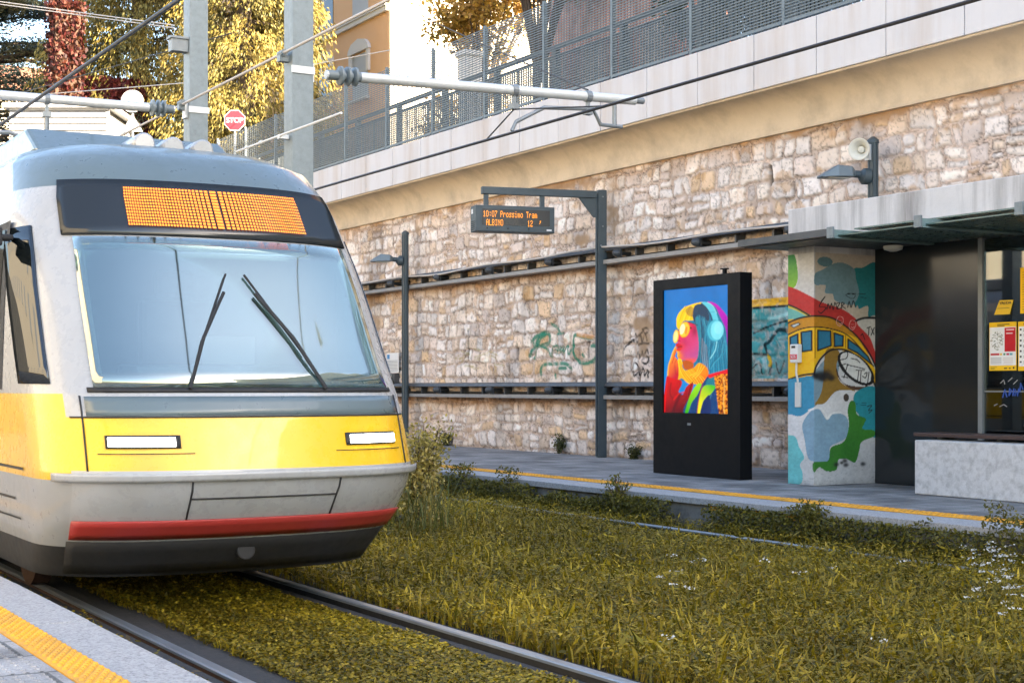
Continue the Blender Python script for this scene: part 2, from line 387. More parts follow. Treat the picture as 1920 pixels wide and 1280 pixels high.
def paint_quad(name, P00, ax, az, w, h, nx, ny, painter, m, parent=None, label=None, cat=None):
    """flat painted sheet; painter(u, v) with u, v in 0..1 (v downward) -> linear colours"""
    u, v = np.meshgrid(np.linspace(0, 1, nx), np.linspace(0, 1, ny)); C = painter(u, v)
    P = np.array(P00)[None, None]+u[..., None]*w*np.array(ax)+(1-v[..., None])*h*np.array(az)
    i = np.arange(nx*ny).reshape(ny, nx); q = np.stack([i[1:, :-1], i[1:, 1:], i[:-1, 1:], i[:-1, :-1]], -1).reshape(-1, 4)
    return np_mesh(name, P.reshape(-1, 3), q, None, C.reshape(-1, 3), m, parent, loc=tuple(P00))
# ================================================================== SETTING
PZ = 0.30          # platform level above rail
ZS = 5.72          # upper street level
def struct(mb, name, m, **k): o = mb.build(name, m, **k); o['kind'] = 'structure'; return o
mb = MB(); mb.box(-300, 300, -150, 500, -1.2, -0.05); struct(mb, 'ground', M['soil'])
# far platform
fp = MB(); fp.box(9.62, 13.45, -25, 37.4, -0.3, PZ-0.004); far_platform = struct(fp, 'far_platform', M['farpave'])
e = MB()
for k in range(52):
    e.box(9.18, 9.615, -25+k*1.2+0.003, -25+(k+1)*1.2-0.003, 0.235, PZ+rng.uniform(-.002, .002))
o = e.build('granite_edge', M['granite'], parent=far_platform, bevel=0.006); 
e = MB(); e.box(9.22, 9.60, -25, 37.4, -0.3, 0.232); e.build('platform_face', M['platform_face'], parent=far_platform)
e = MB(); e.box(9.66, 9.93, -25, 37.4, PZ-0.003, PZ+0.003)
for k in range(780):
    for xx in (9.70, 9.795, 9.89):
        if k > 390: continue
        yy = 4+k*0.075; e.box(xx-.017, xx+.017, yy-.017, yy+.017, PZ+.003, PZ+.008)
e.build('tactile_strip', M['tactile'], parent=far_platform)
e = MB()
for (u, v) in ((1345, 953), (1430, 962), (1478, 968)):
    D = 9.215; p = on_plane(u, v, D); e.box(D-.006, D+.003, p.y-.10, p.y+.10, p.z-.03, p.z+.03)
e.build('edge_marker', M['tactile'], parent=far_platform)
# near platform
npf = MB(); npf.box(-6, 1.448, -12, 40, -0.3, PZ-0.004); near_platform = struct(npf, 'near_platform', M['nearpave'])
e = MB(); ys = -12
while ys < 40: e.box(1.624, 1.888, ys+.003, ys+1.6-.003, 0.1, PZ+rng.uniform(-.002, .002)); ys += 1.6
e.build('granite_edge', M['granite'], parent=near_platform, bevel=0.006)
e = MB(); e.box(1.3, 1.84, -12, 40, -0.3, 0.097); e.build('platform_face', M['platform_face'], parent=near_platform)
e = MB()
for k in range(60): e.box(1.452, 1.62, -8+k*.8+.002, -8+(k+1)*.8-.002, 0.1, PZ+.002)
e.build('tactile_strip', M['tactile'], parent=near_platform)
e = MB()
for k in range(330):
    yy = 2.0+k*0.042
    for xx in (1.475, 1.512, 1.549, 1.586):
        x2 = xx+(.0 if k % 2 else .018)
        e.tube([(x2, yy, PZ+.001), (x2, yy, PZ+.009), (x2, yy, PZ+.012)], [.0125, .0105, .007], 8)
e.build('tactile_bump', M['tactile'], parent=near_platform, smooth=True)
e = MB()
for k in range(260):
    yy = 2.0+k*0.06
    for j in range(9):
        xx = 0.95+j*.055
        e.tube([(xx, yy, PZ-.005), (xx, yy, PZ+.0002)], [.014, .010], 7)
e.build('paver_bump', M['nearpave'], parent=near_platform, smooth=True)
# upper street and the embankment closing the cutting
mb = MB(); mb.box(13.62, 300, -150, 500, -0.5, ZS); struct(mb, 'upper_street', M['street'])
mb = MB(); mb.box(-200, 13.6, 38.5, 500, -0.5, ZS-0.01); struct(mb, 'embankment', M['street'])

# ================================================================== RAILS
for D, lab, dz in ((2.53, 'worn steel rail nearest the granite platform edge, with an asphalt strip beside it', 0.012), (4.03, 'bright steel rail crossing the foreground grass from beneath the tram', 0.03),
               (7.28, 'overgrown steel rail in the middle of the grass field beyond the near track', 0.0), (8.78, 'half buried pale rail glinting in grass below the far platform', 0.035)):
    root = empty('steel_rail', (D, 0, 0), lab, 'rail', 'tram rails')
    a = MB(); a.prism([(-.035, -.02), (.035, -.02), (.036, -.006), (.026, 0), (-.026, 0), (-.036, -.006)], -10, 45, Fr((D, 0, dz))); a.build('rail_head', M['railtop'], root)
    a = MB(); a.box(D-.014, D+.014, -10, 45, -.12, -.02+dz); a.box(D+.042, D+.055, -10, 45, -.1, -.02+dz); a.build('rail_web', M['rust'] if D < 3 else M['tdark'], root)
    if D < 5:
        a = MB(); a.box(D+.06, D+(.27 if D < 3 else .17), -10, 45, -.1, -.012); a.box(D-(.14 if D < 3 else .16), D-.055, -10, 45, -.1, -.016)
        a.build('asphalt_strip', M['asphalt'], root)

# ================================================================== STONE WALL (real relief and its paint, on one fine grid)
T0, T1, Z0, Z1, WX = 7.0, 37.3, 0.27, 4.86, 13.40
nt_, nz_ = 1780, 272
tt, zz = np.meshgrid(np.linspace(T0, T1, nt_), np.linspace(Z0, Z1, nz_))
wt = tt + .075*(vnoise(tt*2.2, zz*2.2, 3, 2)-.5)*2 + .012*(vnoise(tt*14, zz*14, 5)-.5)*2
wz = zz + .085*(vnoise(tt*1.1, zz*1.3, 4, 2)-.5)*2 + .010*(vnoise(tt*14, zz*14, 6)-.5)*2
rows = [Z0-.15]
while rows[-1] < Z1+.3: rows.append(rows[-1]+rng.uniform(.16, .29))
rows = np.array(rows); ri = np.clip(np.searchsorted(rows, wz)-1, 0, len(rows)-2)
z_lo = rows[ri]; z_hi = rows[ri+1]
t_lo = np.zeros_like(tt); t_hi = np.zeros_like(tt); sid = np.zeros(tt.shape, int); base = 0; splits = []
for r in range(len(rows)-1):
    cols = [T0-.6]
    while cols[-1] < T1+.6: cols.append(cols[-1]+rng.choice([rng.uniform(.13, .24), rng.uniform(.22, .38), rng.uniform(.34, .5)], p=[.3, .5, .2]))
    cols = np.array(cols); s = ri == r
    ci = np.clip(np.searchsorted(cols, wt[s])-1, 0, len(cols)-2)
    t_lo[s] = cols[ci]; t_hi[s] = cols[ci+1]; sid[s] = base+ci; base += len(cols)
sp = rng.random(base); kind = np.where(sp < .17, 1, 0); frac = rng.uniform(.38, .62, base)
k1 = kind[sid] == 1; zm = z_lo+(z_hi-z_lo)*frac[sid]; up = k1 & (wz > zm)
z_lo = np.where(up, zm, z_lo); z_hi = np.where(k1 & ~up, zm, z_hi); sid = np.where(up, sid+base, sid)
NS = base*2; tilt = rng.uniform(-.20, .20, NS)
cz = (z_lo+z_hi)/2; ct_ = (t_lo+t_hi)/2; hw = (t_hi-t_lo)/2; hh = (z_hi-z_lo)/2
dx = np.abs(wt-ct_+tilt[sid]*(wz-cz)); dz = np.abs(wz-cz+.5*tilt[sid]*(wt-ct_))
gap = rng.uniform(.010, .026, NS)[sid]; rad = rng.uniform(.015, .065, NS)[sid]
rad = np.minimum(rad, np.minimum(hw, hh)*.8)
qx = dx-(hw-gap-rad); qz = dz-(hh-gap-rad)
sd = np.hypot(np.maximum(qx, 0), np.maximum(qz, 0))+np.minimum(np.maximum(qx, qz), 0)-rad   # <0 inside a stone
sd = sd + .014*(vnoise(tt*20, zz*20, 8, 2)-.5)*2 + .016*(vnoise(tt*8, zz*8, 18, 2)-.5)*2
# mortar smeared over the stones in places, more under the cornice
smear = vnoise(tt*.9, zz*1.4, 9, 4) + .20*sstep(4.2, 4.85, zz) - .02
smear = sstep(.67, .77, smear)
ins = sstep(.006, -.010, sd)*(1-.93*smear)
prot = rng.uniform(.012, .032, NS)[sid]
fine = vnoise(tt*9, zz*9, 12, 4)-.5; grain = vnoise(tt*38, zz*38, 13, 2)-.5
face = prot*(.80+.20*sstep(0, -.04, sd)) + fine*.030 + grain*.010
ridge = .018*np.exp(-((sd-gap*.8)/.008)**2)*sstep(.36, .5, vnoise(tt*1.3, zz*1.3, 14, 2))*(1-smear)
mort = .006*(vnoise(tt*20, zz*20, 15, 2)-.5)+ridge + smear*.014*(vnoise(tt*7, zz*7, 16, 3)+.3)
hgt = mort*(1-ins)+face*ins
# colours (albedo)
pal = np.array([(.72, .66, .61), (.70, .61, .53), (.62, .53, .47), (.74, .69, .65), (.66, .54, .43), (.62, .46, .31), (.50, .44, .40), (.63, .46, .29), (.73, .65, .57), (.54, .51, .48)])
pw = np.array([.20, .17, .13, .14, .10, .06, .05, .03, .10, .02])
sc = pal[rng.choice(len(pal), NS, p=pw/pw.sum())]*rng.uniform(.96, 1.24, (NS, 1))*np.array((1.0, .985, .985))
C = sc[sid]
b1 = vnoise(tt*5, zz*6, 21, 4)[..., None]; b2 = vnoise(tt*26, zz*26, 22, 3)[..., None]
C = C*(.80+.4*b1); C = C*(1-.55*sstep(.62, .72, b2)*.6)
ochre = sstep(.60, .72, vnoise(tt*3.3, zz*3.6, 23, 4))[..., None]; C = C*(1-.55*ochre)+np.array((.50, .29, .12))*.55*ochre
edge = sstep(-.035, -.004, sd)[..., None]; C = C*(1-.25*edge)
mc = np.array((.50, .395, .325))*(.72+.5*vnoise(tt*6, zz*6, 24, 4)[..., None])
mc = mc*(1-.45*sstep(.60, .75, vnoise(tt*24, zz*24, 27, 2))[..., None])
mc = mc+(ridge/.018)[..., None]*np.array((.20, .15, .12))
gapdark = (sstep(.0, .008, sd)*sstep(gap*.8, gap*.4, sd)*(vnoise(tt*2.5, zz*2.5, 25, 2) > .56))[..., None]
mc = mc*(1-.6*gapdark)
smc = np.array((.40, .27, .165))*(.75+.5*vnoise(tt*5, zz*5, 26, 3)[..., None])
mc = mc*(1-smear[..., None])+smc*smear[..., None]
C = C*ins[..., None]+mc*(1-ins[..., None])
# stains below the cornice and the trays, darker towards the foot
def stain(z_top, ln, col, amt, seed):
    global C
    l = ln*(.4+1.2*vnoise(tt*2.1, zz*0+seed, seed, 3)); m = (sstep(z_top-l, z_top, zz)*(zz < z_top)*amt)[..., None]; C = C*(1-m)+np.array(col)*C*2.2*m
stain(4.86, .40, (.36, .27, .17), .75, 31)
for zt in (3.36, 1.24): stain(zt, .30, (.22, .14, .08), .9, 32)
stain(0.62, -.1, (.2, .2, .2), 0, 33)
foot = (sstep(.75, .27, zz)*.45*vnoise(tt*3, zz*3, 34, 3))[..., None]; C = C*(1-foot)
dk = (sstep(.66, .80, vnoise(tt*1.2, zz*.7, 35, 4))*.45)[..., None]; C = C*(1-dk*.7)
# weep slits
for (u, v, h_) in ((752, 675, 40), (880, 645, 55), (972, 660, 32), (1106, 655, 30), (1447, 330, 38), (872, 660, 30)):
    p = on_plane(u, v, WX); hp = h_*depth(WX, p.y)/F/2
    s = (np.abs(tt-p.y) < .030) & (np.abs(zz-p.z) < hp); hgt[s] = -.07; C[s] = (.02, .018, .015)
# spray paint on the wall: strokes given where they are seen, laid on the surface
vein = (sstep(.035, .012, np.abs(vnoise(tt*7, zz*9, 43, 4)-.5))*(vnoise(tt*3, zz*3, 44, 2) > .5)*.38*ins)[..., None]; C = C*(1-vein)
C0 = C.copy(); cv = Canvas(tt, zz, (0, 0, 0)); cv.C = C
def wp(pts): return [tuple(on_plane(u, v, WX-.02))[1:3] for u, v in pts]
def spray(pts, w, col, a=.9, sm=True): cv.line(wp(pts), w, col, sm, a, .3)
G = (18, 120, 96)
for pts, w in (([(993, 667), (1002, 650), (1012, 634), (1022, 626)], .085), ([(997, 640), (1010, 628), (1024, 624), (1031, 632), (1028, 643), (1014, 648), (1000, 645)], .075), ([(1012, 640), (1006, 655), (1002, 673)], .04),
               ([(1014, 648), (1026, 655), (1034, 668)], .05), ([(1036, 652), (1034, 667)], .04), ([(1036, 650), (1044, 648), (1040, 658), (1036, 660)], .035), ([(1046, 650), (1044, 664), (1052, 650), (1050, 665)], .04),
               ([(1056, 650), (1055, 662), (1064, 648), (1066, 664), (1074, 646), (1076, 662)], .04), ([(1112, 634), (1096, 632), (1080, 628), (1076, 636), (1075, 652), (1078, 668), (1086, 678), (1098, 681), (1112, 677), (1120, 665), (1119, 650), (1110, 648)], .065),
               ([(1092, 664), (1094, 668)], .05), ([(1034, 608), (1042, 612), (1048, 622)], .055), ([(1044, 626), (1054, 624)], .05), ([(1014, 702), (1014, 690), (1022, 683), (1040, 682), (1062, 682), (1072, 692)], .06),
               ([(1048, 690), (1062, 690)], .06), ([(1040, 702), (1042, 708)], .05)): spray(pts, w, G, .88)
Bk = (22, 20, 22)
for pts in ([(1188, 640), (1196, 630), (1206, 620)], [(1192, 626), (1194, 642), (1200, 628), (1203, 641), (1208, 624), (1212, 638)], [(1204, 617), (1212, 615), (1216, 620), (1210, 625)], [(1196, 646), (1206, 643), (1216, 644)],
            [(1192, 668), (1196, 660), (1199, 672), (1203, 658), (1206, 668), (1212, 655), (1216, 662)], [(1205, 675), (1212, 668), (1217, 674), (1212, 682), (1205, 678)], [(1186, 690), (1188, 680), (1194, 684), (1196, 698), (1190, 704), (1186, 696)],
            [(1198, 690), (1200, 704), (1206, 690), (1209, 704), (1215, 694), (1216, 706)], [(1170, 655), (1180, 642), (1190, 636)]): spray(pts, .036, Bk, .97)
for k in range(14):
    u, v = 850+rng.uniform(0, 105), 640+rng.uniform(0, 55); spray([(u, v), (u+rng.uniform(-10, 12), v+rng.uniform(-8, 8)), (u+rng.uniform(-4, 18), v+rng.uniform(-10, 10))], .03, (150, 140, 60), .45)
spray([(1084, 627), (1098, 630), (1112, 632)], .07, (225, 150, 80), .6)
for pts in ([(735, 612), (742, 604), (746, 612), (740, 622), (734, 618)], [(745, 605), (752, 616)], [(738, 640), (748, 632)]): spray(pts, .02, (70, 70, 70), .7)
# teal panel painted beside the kiosk
a, b = t_at(1500, WX), t_at(1375, WX)
zt = on_plane(1440, 574, WX).z; zb = on_plane(1440, 708, WX).z
band = (tt > a) & (tt < b)
tm = (band & (zz < zt) & (zz > zb)).astype(float)*(.97-.3*sstep(.55, .7, vnoise(tt*9, zz*9, 41, 3)))
tn = vnoise(tt*3, zz*4, 42, 4)[..., None]; cv.blend(tm, lin((14, 108, 112))*(1-tn)*1.3+lin((80, 175, 175))*tn)
cv.blend((band & (zz > zt) & (zz < zt+.10)).astype(float)*.9, (232, 176, 20)); cv.blend((band & (zz > zt-.035) & (zz < zt)).astype(float)*.9, (25, 22, 20))
for pts, w in (([(1482, 622), (1462, 618), (1452, 626), (1442, 640), (1434, 646)], .055), ([(1408, 663), (1424, 664), (1436, 664)], .035), ([(1434, 646), (1440, 664), (1446, 680), (1443, 700)], .05), ([(1412, 625), (1440, 612), (1478, 600)], .03), ([(1410, 690), (1425, 680), (1428, 700)], .03), ([(1455, 680), (1460, 700), (1470, 676)], .025)): spray(pts, w, (18, 24, 26))
spray([(1440, 668), (1445, 678), (1443, 684)], .06, (225, 180, 30)); spray([(1432, 672), (1436, 688)], .07, (170, 215, 215)); spray([(1440, 597), (1460, 594), (1476, 588)], .05, (170, 220, 215), .7); spray([(1458, 634), (1475, 630)], .04, (160, 210, 205), .6)
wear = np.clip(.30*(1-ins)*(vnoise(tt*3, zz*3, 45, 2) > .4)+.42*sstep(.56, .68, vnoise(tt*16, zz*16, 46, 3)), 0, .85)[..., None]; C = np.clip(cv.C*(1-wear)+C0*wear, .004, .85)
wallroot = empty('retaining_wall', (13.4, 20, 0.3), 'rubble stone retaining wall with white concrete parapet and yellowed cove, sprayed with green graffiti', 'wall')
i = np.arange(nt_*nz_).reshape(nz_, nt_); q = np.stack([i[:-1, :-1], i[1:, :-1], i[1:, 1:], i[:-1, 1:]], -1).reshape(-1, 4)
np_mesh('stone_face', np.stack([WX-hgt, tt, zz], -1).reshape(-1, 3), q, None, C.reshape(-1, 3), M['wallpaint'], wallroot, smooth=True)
mb = MB(); mb.box(13.5, 13.6, -25, 38.5, 0, 5.3); mb.box(13.42, 13.49, -25, 7.02, .2, 4.9); mb.build('wall_core', M['concrete'], wallroot)
# cornice: fillet + cove
prof = [(13.42, 4.78), (13.335, 4.79), (13.33, 4.83), (13.36, 4.835)]
for k in range(11): an = R(90)*k/10; prof.append((13.36-.42*(1-math.cos(an)), 4.85+.44*math.sin(an)))
prof += [(12.93, 5.30), (12.93, 5.318), (13.42, 5.318)]
mb = MB(); mb.prism(prof, -25, 38.2); mb.build('cornice', M['cove'], wallroot, smooth=True)
pj = 12.12-1.2225*8; k = 0
while pj+1.2225*k < 37:
    y0 = pj+1.2225*k; mb = MB(); mb.box(12.90+rng.uniform(-.003, .003), 13.2, y0+.006, y0+1.2165, 5.32, 6.06); mb.build('parapet_panel', M['parapet'], wallroot, bevel=.008); k += 1
mb = MB(); mb.box(12.925, 13.18, pj, 37.9, 5.33, 6.04); mb.box(13.2, 13.62, -25, 38.2, 5.35, 5.9); mb.build('parapet_core', M['concrete'], wallroot)

# ================================================================== FENCES on the parapet
fr = empty('mesh_fence', (13.05, 20, 6.06), 'tall grey mesh fence standing on the white parapet', 'fence')
posts = [15.35+2.0*k for k in range(-8, 12)]
for y0 in posts:
    mb = MB(); mb.box(13.03, 13.07, y0-.03, y0+.03, 5.85, 7.74); mb.box(13.07, 13.10, y0-.012, y0+.012, 5.95, 7.7); mb.build('post', M['fence'], fr)
for y0 in posts[:-1]:
    mb = MB()
    z = 6.16
    while z < 7.70: mb.box(13.035, 13.047, y0+.035, y0+1.965, z, z+.015); z += .041
    y = y0+.06
    while y < y0+1.95: mb.box(13.048, 13.054, y-.0025, y+.0025, 6.14, 7.70); y += .132
    mb.box(13.02, 13.06, y0+.033, y0+1.967, 6.125, 6.155); mb.build('mesh_panel', M['fence'], fr)
fr = empty('picket_fence', (13.5, 20, 5.9), 'dark grey picket railing with flat uprights behind the mesh fence', 'fence')
for y0 in [p+.35 for p in posts]:
    mb = MB(); mb.box(13.45, 13.55, y0-.05, y0+.05, 5.7, 7.12); mb.build('post', M['picket'], fr)
for y0 in [p+.35 for p in posts[:-1]]:
    mb = MB(); y = y0+.08
    while y < y0+1.94: mb.box(13.47, 13.482, y-.021, y+.021, 5.9, 6.95); y += .079
    mb.box(13.483, 13.52, y0+.052, y0+1.948, 6.92, 6.97); mb.box(13.483, 13.52, y0+.052, y0+1.948, 6.0, 6.04); mb.box(13.46, 13.53, y0+.052, y0+1.948, 7.06, 7.12)
    mb.build('picket_panel', M['picket'], fr)

# ================================================================== CABLE TRAYS on the wall
def tray(zc, hgt_, lab, ya=9.0, yb=36.5):
    root = empty('cable_tray', (13.25, 20, zc), lab, 'cable tray', 'cable trays along the stone wall')
    z1 = zc+hgt_/2; z0 = zc-hgt_/2
    mb = MB(); mb.prism([(13.40, z1), (13.20, z1-.015), (13.17, z1-.07), (13.185, z1-.075), (13.21, z1-.035), (13.40, z1-.02)], ya, yb); mb.build('cover', M['tray'], root)
    mb = MB(); mb.prism([(13.16, z0), (13.40, z0), (13.40, z0+.012), (13.175, z0+.012), (13.175, z0+.06), (13.16, z0+.06)], ya, yb); mb.build('lower_rail', M['traylip'], root)
    y = ya+.4
    while y < yb: mb = MB(); mb.box(13.24, 13.40, y-.02, y+.02, z0+.013, z1-.08); y += .8; mb.build('bracket', M['tray'], root)
    mb = MB()
    for k, (xx, zz_) in enumerate(((13.30, z0+.05), (13.35, z0+.09), (13.27, z0+.035))): mb.tube([(xx, ya, zz_), (xx, (ya+yb)/2, zz_), (xx, yb, zz_)], .018, 8)
    mb.build('cable', M['blackwire'], root)
    y = 9.35
    while y < yb:
        mb = MB(); mb.tube([(13.38, y, zc+.0), (13.14, y, zc+.0)], [.035, .03], 10); mb.tube([(13.15, y, zc), (13.09, y, zc), (13.06, y, zc-.01)], [.062, .05, .025], 12)
        mb.box(13.17, 13.2, y-.05, y+.05, zc-.1, zc+.06); mb.build('clamp', M['tray'], root, smooth=True); y += 2.0
    return root
tr = tray(1.40+2.05, .27, 'upper grey cable tray climbing along the stone wall above the graffiti')
mb = MB(); pts = [(13.145+.008*math.sin(k*.9), 9+k*.6, 1.4+2.145+.022*math.sin(k*1.1)+.02*math.sin(k*.4)) for k in range(46)]; mb.tube(pts, .015, 8); mb.build('loose_cable', M['rope'], tr)
tray(1.40-.055, .27, 'lower grey cable tray running at kiosk height along the stone wall')
# ================================================================== SHELTER
sx0, sx1, syr, syl = 11.45, 12.38, 12.96, 13.40
sh = empty('tram_shelter', (11.9, 12.0, PZ), 'concrete tram shelter with a mural painted pillar, glass canopy and dark glossy back panel', 'shelter')
def mural(px, py):
    c = Canvas(px, py, (205, 203, 200))
    # upper part
    c.poly([(-20, 40), (48, 40), (52, 130), (44, 230), (-20, 260)], (222, 218, 212), False)
    c.grad([(-30, 60), (28, 55), (46, 130), (48, 190), (30, 232), (-30, 260)], (70, 150, 90), (140, 190, 60), (0, 60), (0, 230))
    c.poly([(128, 55), (460, 55), (460, 400), (128, 330)], (196, 182, 165), False)
    c.poly([(330, 140), (380, 125), (460, 110), (460, 385), (412, 380), (408, 325), (350, 345), (335, 310), (320, 250)], (30, 122, 128))
    c.poly([(128, 170), (160, 150), (250, 105), (330, 130), (345, 190), (360, 260), (330, 320), (280, 318), (230, 300), (220, 270), (180, 265), (182, 225), (128, 225)], (112, 142, 150))
    c.ell(180, 105, 40, 25, (96, 130, 138))
    c.poly([(325, 365), (352, 322), (362, 345), (408, 322), (408, 385), (330, 395)], (190, 178, 160), False)
    # red arch
    c.poly([(-20, 222), (40, 240), (150, 308), (280, 350), (360, 410), (420, 490), (460, 560), (460, 640), (400, 560), (330, 480), (240, 420), (150, 398), (100, 385), (-20, 310)], (192, 50, 44))
    c.poly([(-20, 312), (60, 352), (110, 392), (60, 405), (-20, 420)], (110, 178, 168)); c.line([(-20, 322), (30, 338), (70, 362), (110, 390)], 14, (212, 190, 60)); c.line([(-20, 308), (40, 338), (100, 380)], 9, (30, 26, 24))
    # clock segment at the right edge
    c.poly([(350, 415), (400, 390), (460, 388), (460, 580), (420, 490)], (205, 200, 190)); c.line([(340, 405), (390, 388), (460, 386)], 12, (25, 22, 22))
    # tram body
    c.poly([(-20, 430), (60, 395), (128, 388), (220, 400), (330, 470), (400, 560), (440, 640), (460, 700), (460, 760), (420, 700), (360, 620), (270, 560), (200, 560), (140, 620), (122, 690), (60, 698), (-20, 730)], (244, 184, 22))
    c.poly([(-20, 425), (40, 398), (110, 386), (220, 398), (330, 470), (350, 492), (290, 470), (200, 445), (128, 442), (60, 450), (-20, 490)], (196, 134, 28))
    K = (28, 24, 22)
    c.line([(-20, 425), (50, 394), (128, 385), (225, 396), (330, 466), (410, 560), (450, 640)], 9, K); c.line([(-20, 486), (60, 450), (128, 441), (215, 450), (300, 480), (380, 560), (440, 640)], 6, K)
    c.poly([(15, 428), (50, 416), (60, 424), (30, 440)], (190, 200, 200), False); c.line([(15, 428), (50, 416), (60, 424), (30, 440), (15, 428)], 4, K, False)
    for w in ([(12, 490), (48, 474), (50, 565), (16, 572)], [(64, 466), (112, 460), (112, 560), (68, 566)], [(142, 458), (210, 460), (212, 536), (142, 562)], [(228, 470), (276, 484), (274, 536), (230, 540)], [(302, 500), (360, 540), (410, 590), (430, 630), (350, 570), (302, 548)]):
        c.poly(w, (42, 118, 146), False); c.line(w+[w[0]], 8, K, False)
    for a in ((128, 445, 128, 600), (220, 452, 222, 545), (288, 480, 288, 545)): c.line([(a[0], a[1]), (a[2], a[3])], 4, (150, 95, 15), False)
    c.line([(-20, 720), (60, 690), (122, 680)], 10, K); c.line([(-20, 735), (40, 705), (100, 695)], 5, (200, 150, 20))
    # lower field
    c.poly([(-20, 735), (60, 700), (122, 690), (140, 700), (140, 850), (100, 870), (60, 900), (-20, 920)], (52, 138, 172))
    c.poly([(124, 690), (150, 640), (190, 600), (250, 580), (240, 700), (130, 840), (124, 840)], (126, 150, 160))
    c.poly([(185, 560), (255, 565), (240, 640), (260, 720), (340, 772), (250, 785), (230, 840), (170, 840), (128, 838), (150, 800), (168, 740)], (146, 110, 40))
    c.line([(122, 690), (135, 640), (170, 590), (220, 556), (300, 560), (370, 610), (420, 680), (452, 750)], 10, K)
    c.ell(345, 652, 118, 62, K, 40); c.poly([(455, 735), (400, 760), (320, 760), (250, 700), (240, 650), (270, 720), (340, 745), (455, 740)], (84, 58, 40)); c.ell(345, 648, 104, 50, (222, 220, 214), 42)
    for pts in ([(258, 575), (298, 568), (292, 600), (252, 608)], [(250, 640), (290, 628)], [(262, 622), (286, 660)], [(300, 630), (280, 700)], [(295, 632), (325, 640)], [(268, 694), (300, 700)], [(345, 660), (390, 662)], [(360, 662), (352, 722)], [(372, 662), (368, 725)], [(340, 722), (385, 728)], [(415, 670), (408, 722)], [(430, 680), (425, 725)], [(390, 680), (404, 672), (396, 700), (380, 692)], [(318, 600), (350, 606), (366, 622)], [(330, 640), (392, 655)]): c.line(pts, 5, K, len(pts) > 3)
    c.poly([(-20, 920), (60, 900), (110, 862), (140, 838), (180, 830), (240, 770), (330, 768), (360, 800), (300, 815), (310, 860), (290, 900), (200, 905), (70, 960), (80, 1040), (60, 1100), (75, 1260), (-20, 1260)], (212, 210, 208))
    c.poly([(128, 1000), (460, 1000), (460, 1260), (60, 1260), (60, 1150)], (196, 194, 190), False)
    c.poly([(330, 840), (350, 770), (460, 760), (460, 1000), (400, 985), (370, 960), (395, 920), (360, 895)], (28, 138, 150))
    c.poly([(70, 940), (110, 870), (150, 862), (190, 915), (230, 880), (290, 900), (305, 950), (290, 1010), (250, 1035), (205, 1060), (205, 1128), (128, 1130), (95, 1110), (80, 1020)], (128, 160, 178))
    c.line([(100, 868), (145, 855), (180, 880), (192, 912), (215, 885), (260, 880)], 10, (225, 224, 220))
    c.poly([(122, 1132), (195, 1128), (212, 1060), (280, 1030), (306, 950), (300, 870), (315, 822), (340, 830), (350, 890), (398, 915), (380, 965), (440, 975), (445, 1005), (375, 1035), (362, 1080), (340, 1140), (290, 1120), (250, 1125), (240, 1175), (190, 1182), (150, 1160), (122, 1185)], (52, 122, 36))
    c.poly([(-20, 1030), (10, 1000), (40, 1010), (55, 1060), (78, 1110), (58, 1150), (70, 1190), (60, 1250), (-20, 1250)], (104, 186, 186))
    # tags
    for pts in ([(160, 310), (180, 285), (150, 335), (185, 340), (160, 370), (145, 360)], [(190, 350), (196, 320), (206, 345), (214, 318), (222, 350)], [(226, 345), (232, 312), (244, 345)], [(240, 318), (258, 314), (242, 345), (264, 340)], [(268, 342), (268, 312), (282, 318), (270, 328), (288, 342)], [(300, 335), (308, 305), (318, 335), (330, 300), (340, 330)]): c.line(pts, 5, (24, 22, 26))
    for pts in ([(300, 262), (340, 270), (325, 290), (290, 270), (345, 262)], [(350, 265), (395, 262)], [(370, 280), (400, 285)]): c.line(pts, 3, (24, 30, 34))
    for cx, cy in ((258, 410), (325, 428)): c.line([(cx-18, cy), (cx-8, cy-24), (cx+14, cy-22), (cx+18, cy), (cx+4, cy+22), (cx-14, cy+16), (cx-18, cy)], 3, (225, 160, 150)); c.line([(cx-8, cy-4), (cx+10, cy-4)], 3, (225, 160, 150)); c.line([(cx-6, cy+8), (cx+2, cy+12), (cx+10, cy+6)], 3, (225, 160, 150))
    for pts in ([(404, 440), (425, 432)], [(415, 436), (412, 478)], [(428, 440), (442, 474)], [(444, 436), (426, 478)], [(370, 480), (380, 470), (392, 500)]): c.line(pts, 5, K, False)
    for bx, by, s in ((150, 690, 30), (185, 684, 32), (212, 702, 22), (132, 692, 20), (168, 704, 24), (285, 1130, 14), (290, 1152, 15), (240, 1148, 15), (268, 1140, 10), (382, 1150, 15)):
        n = np.exp(-(((px-bx)/s)**2+((py-by)/(s*.8))**2)**1.6); c.blend(n*.92, (22, 22, 24))
    c.ell(292, 803, 15, 20, (70, 58, 48)); c.line([(405, 850), (430, 845), (412, 870), (432, 868), (415, 885)], 4, K); c.line([(345, 835), (410, 830)], 2, (20, 70, 80)); c.line([(345, 845), (400, 842)], 2, (20, 70, 80))
    # worn concrete showing through
    n = vnoise(px/9, py/9, 51, 4)[..., None]; w = vnoise(px/40, py/60, 52, 4)[..., None]
    C = c.C*(.82+.3*n)*(.88+.2*w)
    sc_ = sstep(.68, .78, vnoise(px/14, py/5, 53, 3))[..., None]*.35*sstep(900, 1250, py)[..., None]
    C = C*(1-sc_)+np.array((.09, .085, .08))*sc_
    s2 = (sstep(1215, 1260, py)*.55*vnoise(px/12, py/30, 54, 3))[..., None]
    return np.clip(C*(1-s2), .005, .8)
zt_, zb_ = 2.9, PZ
mb = MB(); mb.box(sx0+.004, sx1, syr+.004, syl, PZ, 3.0); pil = mb.build('pillar', M['concrete'], sh)
